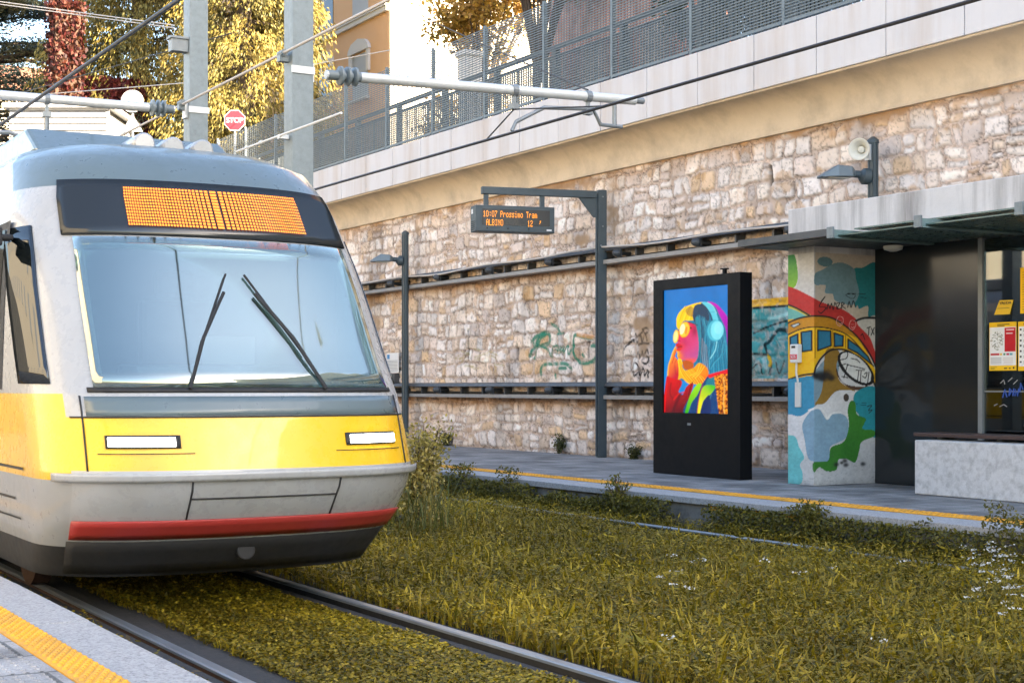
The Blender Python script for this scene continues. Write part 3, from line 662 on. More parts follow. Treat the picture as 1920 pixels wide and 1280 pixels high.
paint_quad('mural_front', (sx0, syl, zb_), (0, -1, 0), (0, 0, 1), syl-syr, zt_-zb_, 60, 330, lambda u, v: mural(3+u*120, 60+v*1192), M['paint'], pil)
paint_quad('mural_side', (sx0, syr, zb_), (1, 0, 0), (0, 0, 1), sx1-sx0-.01, zt_-zb_, 150, 330, lambda u, v: mural(123+u*327, 60+v*1192), M['paint'], pil)
# roof slab with drips
mb = MB(); mb.box(11.45, 13.30, 2.0, 13.40, 3.00, 3.415); mb.build('roof_slab', M['concrete'], sh, bevel=.01)
# canopy
mb = MB(); mb.box(11.2, 11.445, 2.0, 12.05, 3.06, 3.075); mb.box(11.0, 13.2, 2.0, 13.3, 2.985, 2.998); mb.build('canopy_glass', M['canopyglass'], sh)
mb = MB(); mb.box(10.90, 10.98, 12.13, 13.62, 2.985, 3.06); mb.box(10.98, 12.4, 12.14, 13.6, 2.972, 2.982); mb.build('canopy_edge', M['tray'], sh)
for k in range(8):
    y0 = 12.09-1.25*k; mb = MB()
    mb.box(10.925, 13.1, y0-.008, y0+.008, 2.86+.11, 3.05); mb.box(10.925, 13.1, y0-.05, y0+.05, 2.955, 2.968); bm_ = mb.build('canopy_beam', M['galvgreen'], sh)
    mb = MB(); mb.box(10.89, 10.922, y0-.045, y0+.045, 2.955, 3.075); mb.build('end_plate', M['galv'], bm_, bevel=.004)
# back panel + glazing
mb = MB(); mb.box(12.36, 12.40, 11.40, 12.955, PZ, 2.97); mb.build('dark_panel', M['darkpanel'], sh)
mb = MB(); mb.box(12.33, 12.41, 11.335, 11.395, PZ, 2.97); mb.build('glazing_post', M['greysteel'], sh)
for k in range(3):
    mb = MB(); mb.box(12.36, 12.372, 11.33-(k+1)*2.0+.03, 11.33-k*2.0, PZ+.1, 2.95); mb.build('glass_pane', M['shelterglass'], sh)
    mb = MB(); mb.box(12.33, 12.41, 11.33-(k+1)*2.0-.03, 11.33-(k+1)*2.0+.028, PZ, 2.97); mb.build('glazing_post', M['tray'], sh)
mb = MB(); mb.box(12.345, 12.385, 5.4, 11.33, PZ+.06, PZ+.098); mb.build('glazing_sill', M['tray'], sh)
mb = MB(); mb.box(12.353, 12.358, 8, 11.33, 1.345, 1.36); mb.build('glazing_bar', M['greysteel'], sh)
mb = MB(); mb.tube([(12.05, 12.35, 2.95), (12.05, 12.35, 2.91), (12.05, 12.35, 2.89)], [.11, .10, .04], 18); mb.build('ceiling_lamp', M['cream'], sh, smooth=True)
# small scribbles on the glass
def scr(name, pts_px, D, w, col):
    mb = MB()
    for pts in pts_px:
        P = [on_plane(u, v, D) for u, v in pts]
        mb.tube([(D, p.y, p.z) for p in P], w, 6)
    return mb.build(name, col, sh)
M['blueink'] = mat('blue_marker', (0.03, 0.10, 0.45), 0.5); M['scratch'] = mat('scratch', (0.45, 0.45, 0.45), 0.6)
scr('marker_tag', [[(1880, 745), (1884, 730), (1888, 744)], [(1892, 742), (1893, 728), (1897, 732), (1893, 740)], [(1899, 742), (1901, 728)], [(1903, 742), (1904, 730), (1908, 742), (1910, 728)], [(1912, 735), (1914, 718), (1918, 730)]], 12.352, .007, M['blueink'])
scr('scratch', [[(1864, 760), (1870, 757)], [(1874, 762), (1882, 758), (1888, 762)], [(1890, 715), (1898, 708)], [(1876, 718), (1882, 712), (1884, 720)], [(1900, 720), (1908, 712)]], 12.352, .0035, M['scratch'])

# ---- notices on the glass
def notice(u0, v0, u1, v1, kind, lab, sheet=0):
    D = 12.350; a_ = on_plane(u0, v1, D); b_ = on_plane(u1, v1, D); c_ = on_plane(u0, v0, D)
    w, h = a_.y-b_.y, c_.z-a_.z
    def pt(u, v):
        c = Canvas(u*100, v*100*h/w, (240, 190, 20)); H = 100*h/w
        r = np.random.default_rng(sheet+3)
        def rect(x0, y0, x1, y1, col): c.poly([(x0, y0*H/100), (x1, y0*H/100), (x1, y1*H/100), (x0, y1*H/100)], col, False)
        def bars(x0, x1, y0, y1, n, col, th):
            for k in range(n):
                y = y0+(y1-y0)*k/max(1, n-1); rect(x0, y, x0+(x1-x0)*r.uniform(.55, 1), y+th, col)
        if kind == 'map':
            rect(2, 10, 98, 89, (232, 232, 230)); rect(57, 12, 97, 61, (196, 20, 32)); bars(62, 92, 15, 22, 2, (240, 200, 200), 2.2)
            bars(30, 75, 4, 7, 2, (60, 50, 20), 1.6)
            for k in range(90):
                an, rr = r.uniform(0, 6.28), 24*math.sqrt(r.random()); c.ell(29+rr*math.cos(an), .38*H+rr*math.sin(an)*1.1, 2.2, 1.5, [(150, 145, 130), (190, 185, 170), (120, 130, 110)][k % 3])
            rect(5, 64, 38, 68, (190, 30, 40)); rect(40, 64, 48, 68, (235, 190, 40)); rect(52, 64, 60, 68, (60, 140, 100)); rect(64, 64, 74, 68, (190, 60, 90)); rect(76, 64, 86, 68, (90, 160, 170))
            for k in range(8): rect(5, 71+k*2, 45, 71.7+k*2, (150, 150, 150)); rect(50+r.uniform(0, 4), 71+k*2, 88, 71.7+k*2, (205, 190, 180))
            bars(55, 68, 94, 94, 1, (30, 30, 30), 2); bars(72, 82, 94, 94, 1, (30, 30, 30), 2); rect(87, 92.5, 93, 96.5, (30, 30, 30)); bars(5, 30, 92, 95, 2, (120, 100, 20), 1)
        elif kind == 'times':
            rect(3, 10, 97, 91, (234, 234, 232))
            bars(20, 70, 4, 6, 1, (60, 50, 20), 2)
            for k in range(7): rect(6, 14+k*11, 13, 18+k*11, (60, 60, 62)); bars(18, 92, 14+k*11, 19+k*11, 3, (130, 130, 130), 1.0)
        elif kind == 'plain': bars(10, 88, 10, 90, 16, (150, 110, 10), 1.2)
        return c.C
    if kind == 'small':
        mb = MB(); P = [on_plane(u, v, D) for u, v in ((1864, 590), (1893, 589), (1900, 562), (1874, 563))]
        b = 0; mb.v = [Vector((D, p.y, p.z)) for p in P]+[Vector((D+.004, p.y, p.z)) for p in P]
        mb.f = [[0, 1, 2, 3], [7, 6, 5, 4], [0, 4, 5, 1], [1, 5, 6, 2], [2, 6, 7, 3], [3, 7, 4, 0]]; mb.m = [0]*6
        o = mb.build('notice', M['noticeyellow'], loc=(D, P[0].y, P[0].z)); tag(o, lab, 'notice', 'yellow notices on the shelter glass')
        text('VALIDA', .045, M['ledbg'], o, tuple(on_plane(1885, 568, D-.004)), (0, -1, 0), (0, 0, 1)); text('----------', .05, M['ledbg'], o, tuple(on_plane(1881, 577, D-.004)), (0, -1, 0), (0, 0, 1), name='printed_line')
        return
    o = paint_quad('notice', (D, a_.y, a_.z), (0, -1, 0), (0, 0, 1), w, h, 90, int(90*h/w), pt, M['paint']); tag(o, lab, 'notice', 'yellow notices on the shelter glass')
    md = o.modifiers.new('solid', 'SOLIDIFY'); md.thickness = .003; md.offset = 0
M['noticeyellow'] = mat('notice_yellow', (0.80, 0.50, 0.02), 0.6)
notice(1855, 605, 1906, 695, 'map', 'yellow edged timetable poster with round map and red block on the shelter glass', 1)
notice(1909, 603, 1962, 695, 'times', 'yellow edged timetable sheet with dark numbered rows at the frame edge', 2)
notice(1913, 502, 1955, 588, 'plain', 'tall plain yellow notice stuck high on the shelter glass', 3)
notice(0, 0, 0, 0, 'small', 'small slanted yellow notice above the poster with the round map', 4)

# ---- bench
bn = empty('concrete_bench', (11.9, 8.5, PZ), 'pitted concrete bench block with a thin brown plank seat under the shelter', 'bench')
mb = MB(); mb.box(11.45, 11.95, 5.0, 11.43, PZ, .855); mb.build('base', M['benchconc'], bn, bevel=.012)
mb = MB(); mb.box(11.62, 12.02, 5.0, 11.62, .885, .925); mb.build('seat', M['plank'], bn, bevel=.006)
for y in (6, 7.5, 9, 10.5, 11.3): mb = MB(); mb.box(11.7, 11.9, y, y+.06, .853, .886); mb.build('seat_support', M['tray'], bn)

# ---- emergency phone on the pillar
ph = empty('emergency_phone', (11.44, 13.28, 1.3), 'small white emergency call box with red label on the mural pillar', 'call box')
a_ = on_plane(1489, 680, 11.44); b_ = on_plane(1503, 645, 11.44)
mb = MB(); mb.box(11.375, 11.448, b_.y, a_.y, a_.z, b_.z); mb.build('body', M['white'], ph, bevel=.01)
cy, cz_ = (a_.y+b_.y)/2, (a_.z+b_.z)/2; hw_ = (a_.y-b_.y)/2
mb = MB(); mb.box(11.370, 11.3745, cy-hw_*.92, cy+hw_*.92, cz_-.065, cz_-.01); lb = mb.build('red_label', M['signred'], ph)
text('SOS', .05, M['white'], lb, (11.3685, cy, cz_-.038), (0, -1, 0), (0, 0, 1))
mb = MB(); mb.box(11.370, 11.3745, cy-.03, cy+.03, cz_+.06, cz_+.085); mb.build('speaker_slot', M['ledbg'], ph)
mb = MB(); mb.tube([(11.42, cy, a_.z), (11.42, cy+.005, a_.z-.12), (11.43, cy-.01, a_.z-.2), (11.44, cy, a_.z-.28)], .012, 8); mb.build('conduit', M['alu'], ph)
mb = MB(); mb.box(11.435, 11.448, cy-.05, cy+.045, a_.z-.5, a_.z-.22); mb.build('cover_plate', M['alu'], ph)

# ================================================================== KIOSK with its lit picture
def portrait(u, v):
    X = 25+u*670; Y = 40+v*1200; c = Canvas(X, Y, (0, 108, 190))
    c.C = lin((0, 108, 190))*(1-np.clip(Y/700, 0, 1))[..., None]+lin((0, 134, 216))*np.clip(Y/700, 0, 1)[..., None]
    hair = [(160, 400), (158, 330), (175, 285), (220, 235), (290, 205), (400, 184), (500, 188), (580, 225), (650, 300), (690, 370), (720, 600), (720, 850), (620, 868), (500, 880), (470, 930), (420, 970), (340, 965), (250, 930), (185, 925), (165, 800), (200, 700)]
    c.poly(hair, (20, 120, 158))
    c.grad([(480, 184), (560, 205), (640, 285), (690, 365), (720, 500), (720, 680), (680, 600), (660, 450), (600, 320), (560, 240)], (200, 0, 190), (120, 20, 170), (560, 200), (700, 650))
    c.poly([(160, 400), (158, 330), (175, 285), (220, 235), (290, 205), (400, 184), (460, 190), (430, 210), (370, 215), (335, 300), (350, 345), (300, 352), (240, 350), (205, 385), (185, 430)], (250, 205, 20))
    for k in range(12): x = 180+k*18; c.line([(x+70-k*4, 210), (x+25, 270), (x-8+k, 350)], 5, [(255, 230, 80), (215, 140, 10), (240, 190, 20)][k % 3], a=.8)
    c.poly([(255, 250), (300, 215), (340, 240), (330, 310), (280, 300)], (110, 60, 50), a=.55)
    c.poly([(350, 215), (420, 200), (460, 230), (500, 330), (470, 430), (440, 560), (420, 720), (380, 740), (388, 560), (360, 400), (330, 320)], (30, 62, 92)); c.poly([(355, 340), (395, 330), (410, 480), (400, 640), (385, 720), (384, 520)], (24, 128, 152))
    # face
    face = [(352, 395), (300, 372), (250, 360), (205, 395), (182, 440), (160, 490), (142, 522), (150, 545), (172, 552), (158, 575), (150, 595), (172, 612), (160, 632), (168, 662), (170, 700), (205, 726), (260, 732), (330, 762), (382, 700), (390, 560), (372, 440)]
    m = c.grad(face, (226, 30, 80), (190, 80, 150), (190, 500), (340, 700))
    def infm(col, cx, cy, rx, ry, a): n = np.exp(-(((X-cx)/rx)**2+((Y-cy)/ry)**2))*a*m; c.blend(n, col)
    infm((160, 20, 90), 250, 560, 40, 40, .6); infm((250, 120, 20), 185, 690, 45, 40, .95); infm((250, 190, 20), 170, 660, 22, 50, .9); infm((255, 90, 20), 300, 740, 90, 28, .9); infm((220, 60, 120), 300, 560, 60, 90, .6); infm((120, 10, 60), 350, 450, 30, 60, .6); infm((235, 60, 40), 215, 600, 40, 45, .6)
    c.poly([(150, 574), (180, 568), (216, 590), (205, 602), (170, 600)], (200, 14, 30)); c.poly([(165, 612), (205, 606), (218, 616), (190, 640), (162, 634)], (225, 40, 40)); c.line([(160, 606), (190, 603), (218, 600)], 6, (90, 0, 20))
    c.line([(165, 548), (180, 538), (200, 545)], 6, (120, 10, 50)); c.ell(300, 420, 22, 10, (60, 10, 30), 25)
    # glasses
    c.ell(152, 497, 30, 66, (240, 190, 40), 8); c.ell(150, 497, 22, 54, (252, 236, 150), 8); c.ell(243, 436, 56, 78, (235, 160, 20), 12); c.ell(240, 434, 48, 68, (250, 205, 60), 12); c.ell(220, 430, 26, 52, (255, 245, 190), 12); c.ell(262, 445, 14, 40, (240, 120, 30), 10, .7)
    c.line([(182, 470), (196, 455)], 7, (220, 150, 20)); c.line([(285, 365), (340, 385), (380, 400)], 6, (70, 30, 40))
    # hair strands
    cyn = [(40, 150, 184), (14, 94, 130), (70, 178, 205), (28, 130, 165), (10, 76, 110)]
    for k in range(34):
        x = 392+k*9; c.line([(x-10 if k < 10 else x-60, 300+k*4), (x, 470+k*6), (x+4-k*.6, 640), (x-18+k, 860)], rng.uniform(4, 11), cyn[k % 5], a=.6, mask=c.inside(hair).astype(float))
    for k in range(9): c.line([(665-k*18, 560), (640-k*20, 690), (560-k*10, 760), (500, 840)], 5, cyn[(k*2) % 5], a=.75)
    for k in range(10): c.line([(425+k*6, 520+k*10), (420+k*7, 680), (440+k*6, 800), (455+k*4, 880)], 4, [(120, 110, 130), (190, 190, 200), (50, 60, 90)][k % 3], a=.7)
    c.line([(575, 540), (560, 640), (510, 720)], 9, (150, 225, 240), a=.9)
    # lower hair and neck
    c.poly([(225, 735), (300, 742), (340, 770), (330, 810), (280, 825), (238, 810)], (190, 85, 20))
    low = [(172, 720), (215, 728), (225, 800), (260, 828), (340, 805), (395, 760), (470, 800), (492, 870), (470, 940), (420, 972), (345, 962), (280, 955), (215, 905), (165, 930), (176, 850)]
    c.grad(low, (246, 196, 20), (235, 110, 20), (200, 760), (450, 950)); lm = c.inside(low).astype(float)
    for k in range(16): c.line([(180+k*8, 740), (200+k*10, 830), (240+k*14, 900), (300+k*12, 960)], 7, [(255, 226, 60), (190, 110, 10), (250, 200, 30), (225, 90, 15)][k % 4], a=.75, mask=lm)
    for k in range(6): c.line([(400+k*12, 770+k*6), (370+k*10, 850), (300+k*14, 880+k*6)], 7, [(255, 226, 60), (230, 120, 20)][k % 2], a=.8, mask=lm)
    # hand and sleeve
    c.grad([(150, 598), (122, 640), (100, 700), (72, 770), (58, 885), (95, 905), (165, 925), (182, 850), (172, 740), (150, 700), (140, 690), (160, 640)], (255, 130, 40), (200, 20, 50), (80, 750), (180, 850)); c.line([(148, 600), (118, 655), (96, 720), (74, 780), (64, 880)], 12, (255, 190, 60), a=.9); c.line([(150, 640), (135, 690), (110, 760)], 6, (150, 10, 30)); c.line([(165, 720), (140, 760), (150, 860)], 6, (140, 10, 40), a=.7)
    c.grad([(58, 882), (110, 905), (200, 922), (216, 960), (182, 1035), (225, 1062), (265, 985), (330, 948), (330, 1000), (300, 1080), (250, 1250), (0, 1250), (20, 1100), (40, 960)], (214, 8, 20), (70, 0, 22), (60, 950), (200, 1250)); c.line([(100, 950), (90, 1060), (130, 1110)], 14, (120, 0, 20), a=.6); c.line([(60, 950), (40, 1080), (30, 1230)], 16, (240, 20, 20), a=.8); c.line([(130, 1110), (180, 1060), (240, 1040)], 16, (230, 20, 20), a=.7); c.line([(200, 1060), (150, 1160), (120, 1240)], 30, (60, 0, 20), a=.6)
    # jacket
    c.poly([(500, 872), (570, 880), (600, 1000), (610, 1250), (245, 1250), (300, 1080), (350, 1000), (420, 965)], (8, 62, 120)); c.poly([(520, 890), (560, 900), (560, 990), (470, 990), (470, 930)], (20, 120, 140))
    c.grad([(245, 1250), (298, 1080), (365, 972), (420, 960), (380, 1060), (320, 1140), (275, 1250)], (40, 170, 30), (150, 220, 20), (260, 1240), (400, 970)); c.grad([(378, 1250), (395, 1110), (435, 990), (500, 970), (560, 985), (520, 1050), (440, 1120), (400, 1250)], (235, 230, 30), (60, 190, 40), (400, 1150), (540, 990))
    c.line([(430, 970), (395, 1100), (375, 1240)], 8, (220, 30, 30), a=.6); c.line([(520, 1060), (500, 1140), (515, 1250)], 7, (60, 130, 150)); c.poly([(410, 1250), (440, 1130), (500, 1070), (510, 1250)], (10, 40, 100)); c.line([(330, 940), (300, 1010), (285, 1075)], 7, (60, 20, 10))
    c.poly([(490, 875), (600, 845), (720, 820), (720, 880), (560, 890), (505, 905)], (226, 20, 40))
    m2 = c.inside([(545, 888), (620, 868), (720, 870), (720, 1260), (596, 1260), (572, 1060)], False).astype(float); n = vnoise(X/9, Y/9, 61, 2)[..., None]
    c.blend(m2, np.where(n > .55, lin((250, 160, 30)), np.where(n > .42, lin((200, 90, 10)), lin((90, 30, 5)))))
    c.line([(640, 900), (650, 1020), (640, 1120), (650, 1250)], 12, (255, 200, 110), a=.6)
    # headphones
    c.poly([(415, 190), (480, 188), (535, 225), (570, 300), (588, 365), (545, 372), (515, 300), (470, 235)], (92, 205, 226)); c.line([(420, 195), (470, 240), (510, 310), (525, 360)], 9, (14, 40, 70)); c.line([(500, 285), (556, 285)], 3, (40, 140, 170)); c.line([(480, 190), (535, 228), (572, 300)], 5, (170, 235, 245))
    c.ell(548, 462, 86, 102, (36, 140, 172)); c.ell(560, 460, 80, 98, (70, 185, 212)); c.ell(576, 458, 66, 88, (120, 222, 240)); c.line([(512, 420), (508, 470), (522, 520)], 4, (30, 130, 160)); c.ell(590, 440, 40, 55, (150, 232, 245), 0, .6)
    C = c.C; k3 = np.pad(C, ((1, 1), (1, 1), (0, 0)), 'edge')
    C = (4*k3[1:-1, 1:-1]+2*(k3[:-2, 1:-1]+k3[2:, 1:-1]+k3[1:-1, :-2]+k3[1:-1, 2:])+k3[:-2, :-2]+k3[2:, 2:]+k3[:-2, 2:]+k3[2:, :-2])/16
    return C*(.86+.28*vnoise(X/70, Y/110, 63, 3))[..., None]
ka, kb = Vector((11.39, 15.95, PZ)), Vector((11.39, 14.19, PZ))
kfr = Fr(ka, (kb-ka).normalized(), (1, 0, 0)); kw = (kb-ka).length; kh = 2.46
ki = empty('advertising_kiosk', (11.45, 15.1, PZ), 'tall black advertising kiosk with a glowing portrait of a person in blue headphones', 'kiosk')
sxa, sxb = .185*kw/1.0*0.62+.0, .865*kw
mb = MB()
u0, u1 = .115*kw, .865*kw; z0, z1 = kh*.315, kh*.945
mb.box(0, u0, 0, .18, 0, kh, kfr); mb.box(u1, kw, 0, .18, 0, kh, kfr); mb.box(u0, u1, 0, .18, 0, z0, kfr); mb.box(u0, u1, 0, .18, z1, kh, kfr); mb.box(u0, u1, .03, .18, z0, z1, kfr)
mb.build('casing', M['black_case'], ki)
paint_quad('screen', tuple(kfr(u0, .024, z0)), kfr.x, (0, 0, 1), u1-u0, z1-z0, 170, 300, portrait, M['screen'], ki)
mb = MB(); mb.box(.62*kw/1.5, .62*kw/1.5+.07, -.004, .0, .245*kh+.02, .245*kh+.05, kfr); mb.build('maker_plate', M['greysteel'], ki)
mb = MB(); mb.box(kw*.75, kw*.75+.04, .08, .12, kh, kh+.06, kfr); mb.box(kw*.75-.03, kw*.75+.07, .07, .13, kh+.06, kh+.075, kfr); mb.build('top_lug', M['black_case'], ki)
mb = MB(); mb.box(.02, kw-.02, .02, .16, -.004, .012, kfr); mb.build('foot', M['tdark'], ki)

# ================================================================== PASSENGER INFORMATION DISPLAY
x_, y_ = 1.4, 23.75; a_ = Vector((-.956, -.2925)); b_ = Vector((.2925, -.956))
def w3(v2): d, t = world(v2.x, v2.y); return Vector((d, t, 0))
P0 = w3(Vector((x_, y_))); A3 = w3(a_); B3 = w3(b_)
df = Fr((P0.x, P0.y, 0), A3, B3)      # a: along the arm, b: towards the viewer
ds = empty('departure_display', (P0.x, P0.y, PZ), 'hanging amber departure display on a dark grey gallows post before the stone wall', 'display')
mb = MB(); mb.box(-.07, .07, -.05, .05, PZ, 4.47, df); mb.box(.071, .10, -.02, .02, PZ+.02, 4.40, df); mb.build('post', M['anthracite'], ds, bevel=.006)
mb = MB(); mb.box(.102, 1.95, -.05, .05, 4.34, 4.45, df); mb.build('arm', M['anthracite'], ds, bevel=.005)
mb = MB(); mb.prism([(.102, 4.338), (.102, 4.04), (.135, 4.04), (.38, 4.338)], -.02, .02, df); mb.build('gusset', M['anthracite'], ds)
mb = MB(); [mb.tube([df(.0+s, .052, z), df(s, .066, z)], .012, 8) for s, z in ((0, 4.36), (0, 3.9), (.03, 3.6))]; mb.build('bolt', M['greysteel'], ds)
for s in (1.88, .98): mb = MB(); mb.box(s-.035, s+.035, -.025, .025, 4.155, 4.338, df); mb.build('hanger', M['anthracite'], ds)
bx0, bx1, bz0, bz1 = .824, 2.084, 3.757, 4.155
mb = MB(); mb.box(bx0, bx1, -.15, .15, bz0, bz1, df); bxo = mb.build('display_case', M['anthracite'], ds, bevel=.01)
mb = MB(); mb.box(bx0+.08, bx1-.10, .151, .155, bz0+.10, bz1-.055, df); mb.build('display_window', M['ledbg'], bxo)
mb = MB(); [mb.box(bx1+.001, bx1+.004, -.10+.05*j, -.07+.05*j, bz0+.03+.03*k, bz0+.042+.03*k, df) for k in range(5) for j in range(4)]; mb.build('vent_slot', M['tdark'], bxo)
mb = MB(); mb.box(bx1+.001, bx1+.004, -.09, .0, bz1-.12, bz1-.05, df); mb.build('sticker', M['white'], bxo)
mb = MB(); mb.box(bx0+.05, bx0+.13, .151, .153, bz0+.03, bz0+.055, df); mb.build('maker_plate', M['white'], bxo)
mb = MB(); [mb.tube([df(s, .151, bz0+.05), df(s, .156, bz0+.05)], .012, 8) for s in (bx0+.42, bx0+1.08, bx0+.75)]; mb.build('screw', M['tdark'], bxo)
FONT = {'0': '01110 10001 10001 10001 10001 10001 01110', '1': '00100 01100 00100 00100 00100 00100 01110', '2': '01110 10001 00001 00110 01000 10000 11111', '7': '11111 00001 00010 00100 01000 01000 01000',
        ':': '00000 00100 00100 00000 00100 00100 00000', 'P': '11110 10001 10001 11110 10000 10000 10000', 'T': '11111 00100 00100 00100 00100 00100 00100', 'r': '00000 00000 10110 11001 10000 10000 10000',
        'o': '00000 00000 01110 10001 10001 10001 01110', 's': '00000 00000 01111 10000 01110 00001 11110', 'i': '00100 00000 01100 00100 00100 00100 01110', 'm': '00000 00000 11010 10101 10101 10101 10101',
        'a': '00000 00000 01110 00001 01111 10001 01111', 'A': '01110 10001 10001 11111 10001 10001 10001', 'L': '10000 10000 10000 10000 10000 10000 11111', 'B': '11110 10001 10001 11110 10001 10001 11110',
        'I': '01110 00100 00100 00100 00100 00100 01110', 'N': '10001 11001 10101 10011 10001 10001 10001', 'O': '01110 10001 10001 10001 10001 10001 01110', "'": '00110 00110 00100 01000 00000 00000 00000', ' ': '00000 '*7}
def ledline(s, a0, z0, pa, pz):
    mb = MB(); k = 0
    for ch in s:
        rws = FONT[ch].split()
        for r_, bits in enumerate(rws):
            for j, bit in enumerate(bits):
                if bit == '1':
                    a = a0-(k*6+j)*pa; z = z0-r_*pz; mb.box(a-pa*.88, a, .1555, .158, z-pz*.80, z, df)
        k += 1
    return mb.build('led_text', M['led'], bxo)
ledline('10:07 Prossimo Tram', bx1-.115, bz1-.085, .0076, .0135)
ledline('ALBINO', bx1-.165, bz1-.215, .0076, .0135); ledline("12  '", bx0+.44, bz1-.215, .0076, .0135)

M['lamphead'] = mat('lamp_head_grey', (0.13, 0.165, 0.185), 0.4, .2)
# ================================================================== PLATFORM LAMP POSTS
def lamp_post(u, lab, v_arm, horn=False, base_z=PZ):
    D = 13.10; t = t_at(u, D); root = empty('platform_lamp_post', (D, t, base_z), lab, 'lamp post', 'slim lamp posts along the stone wall')
    mb = MB(); mb.tube([(D, t, base_z), (D, t, 4.36)], .065, 16); mb.tube([(D, t, 4.36), (D, t, 4.40), (D, t, 4.44)], [.075, .07, .02], 16); mb.build('post', M['anthracite'], root, smooth=True)
    mb = MB(); [mb.box(D+.066*math.cos(R(a))-.008, D+.066*math.cos(R(a))+.008, t+.066*math.sin(R(a))-.008, t+.066*math.sin(R(a))+.008, base_z+.02, 4.35) for a in (180, 225, 270)]; mb.build('post_rib', M['anthracite'], root)
    za = on_plane(u, v_arm, D).z
    # lamp head reaching over the platform, slightly along the track
    dv = Vector((-.93, .37, 0)).normalized(); sd_ = Vector((.37, .93, 0)).normalized()
    hf = Fr((D, t, za), dv, sd_)
    mb = MB(); mb.tube([hf(.05, 0, -.02), hf(.13, 0, -.02), hf(.17, 0, -.01)], [.10, .10, .05], 14); mb.tube([hf(.15, 0, 0), hf(.30, 0, .01)], .045, 12); mb.build('lamp_arm', M['anthracite'], root, smooth=True)
    mb = MB(); sec = lambda x, w, a, b: [hf(x, -w, a), hf(x, w, a), hf(x, w*.8, b), hf(x, -w*.8, b)]
    ss = [sec(.24, .05, -.03, .05), sec(.30, .13, -.04, .085), sec(.48, .14, -.045, .10), sec(.68, .12, -.05, -.02)]
    for q in ss: mb.v += q
    for k in range(3):
        for j in range(4): mb.f.append([k*4+j, k*4+(j+1) % 4, k*4+4+(j+1) % 4, k*4+4+j]); mb.m.append(0)
    mb.f += [[3, 2, 1, 0], [12, 13, 14, 15]]; mb.m += [0, 0]
    hd = mb.build('lamp_head', M['lamphead'], root, bevel=.012)
    mb = MB(); mb.box(.34, .58, -.09, .09, -.056, -.049, hf); mb.build('lamp_lens', M['cream'], hd)
    if horn:
        hz = on_plane(1615, 284, D).z; hc = Vector((D-.06, t+.10, hz)); dr = Vector((-.85, -.45, -.08)).normalized()
        mb = MB(); mb.tube([hc+dr*x for x in (-.06, .02, .08, .13, .17)], [.03, .04, .06, .10, .135], 22, cap=False); mb.tube([hc+dr*x for x in (-.12, -.05)], [.05, .05], 14); ho = mb.build('horn_speaker', M['cream'], root, smooth=True, solid=.006)
        mb = MB(); mb.tube([hc+dr*x for x in (.02, .10, .115)], [.05, .04, .01], 14); mb.build('horn_core', M['cream'], ho, smooth=True)
        mb = MB(); mb.box(D-.10, D-.05, t-.03, t+.04, hz-.14, hz+.05); mb.build('horn_bracket', M['alu'], ho)
    return root
lamp_post(760, 'slim dark lamp post with small lamp head left of the display post', 487)
lamp_post(1637, 'short lamp post with lamp head and cream horn speaker above the shelter roof', 328, True, 3.42)
# info sheet and small box on the wall by the lamp post
D = 13.33; a_ = on_plane(726, 699, D); b_ = on_plane(748, 661, D)
mb = MB(); mb.box(D-.012, D, b_.y, a_.y, a_.z, b_.z); o = mb.build('info_sheet', M['white'], loc=(D, a_.y, a_.z)); tag(o, 'small white notice board on stone wall beside the slim lamp post', 'notice board')
mb = MB(); mb.box(D-.016, D-.0125, a_.y-.14, a_.y-.03, b_.z-.12, b_.z-.03); mb.build('blue_header', mat('notice_blue', (.05, .22, .45), .6), o)
mb = MB(); [mb.box(D-.016, D-.0125, b_.y+.03, a_.y-.03, z, z+.008) for z in np.linspace(a_.z+.04, b_.z-.16, 8)]; mb.build('printed_line', M['greysteel'], o)
a_ = on_plane(742, 713, D); mb = MB(); mb.box(D-.08, D+.05, a_.y-.09, a_.y+.09, a_.z-.09, a_.z+.14); o = mb.build('junction_box', M['tray'], loc=(D, a_.y, a_.z), bevel=.01); tag(o, 'small dark junction box on the stone wall under the white notice board', 'junction box')
mb = MB(); mb.tube([(D-.02, a_.y, a_.z-.09), (D-.01, a_.y, a_.z-.3)], .012, 8); mb.build('conduit', M['tray'], o)
# ================================================================== CATENARY MASTS AND WIRES
MX = 5.65; mastY = {}
def mast(u, lab, zc, side):
    y = t_at(u, MX); root = empty('catenary_mast', (MX, y, 0), lab, 'catenary mast', 'galvanised catenary masts between the tracks')
    w = .108
    mb = MB(); mb.box(MX-w, MX+w, y-w, y-w+.014, -.2, 7.6); mb.box(MX-w, MX+w, y+w-.014, y+w, -.2, 7.6); mb.box(MX-.006, MX+.006, y-w+.014, y+w-.014, -.2, 7.6)
    mb.box(MX-w, MX-w+.012, y-w+.0145, y+w-.0145, -.2, 7.6); mb.box(MX+w-.012, MX+w, y-w+.0145, y+w-.0145, -.2, 7.6)
    mb.build('column', M['galv'], root)
    mb = MB(); mb.box(MX-.25, MX+.25, y-.25, y+.25, -.1, .03); mb.build('base_plate', M['galv'], root)
    # insulated clamp carrying the feeder cable
    zf = 4.60 if side > 0 else 4.62
    mb = MB(); mb.box(MX-.21, MX-.109, y-.04, y+.04, zf-.06, zf+.0); mb.tube([(MX-.17, y-.06, zf+.02), (MX-.17, y+.06, zf+.02)], .035, 10); mb.build('feeder_clamp', M['insul'], root)
    if side < 0:
        mb = MB(); mb.box(MX-.30, MX-.109, y-.07, y+.07, 5.22, 5.36); mb.box(MX-.32, MX-.109, y-.09, y+.09, 5.36, 5.385); mb.build('switch_box', M['greysteel'], root)
    return root, y
m2, y2 = mast(560, 'nearer thick galvanised mast rising from behind the tram, carrying the arm towards the wall', 4.45, 1)
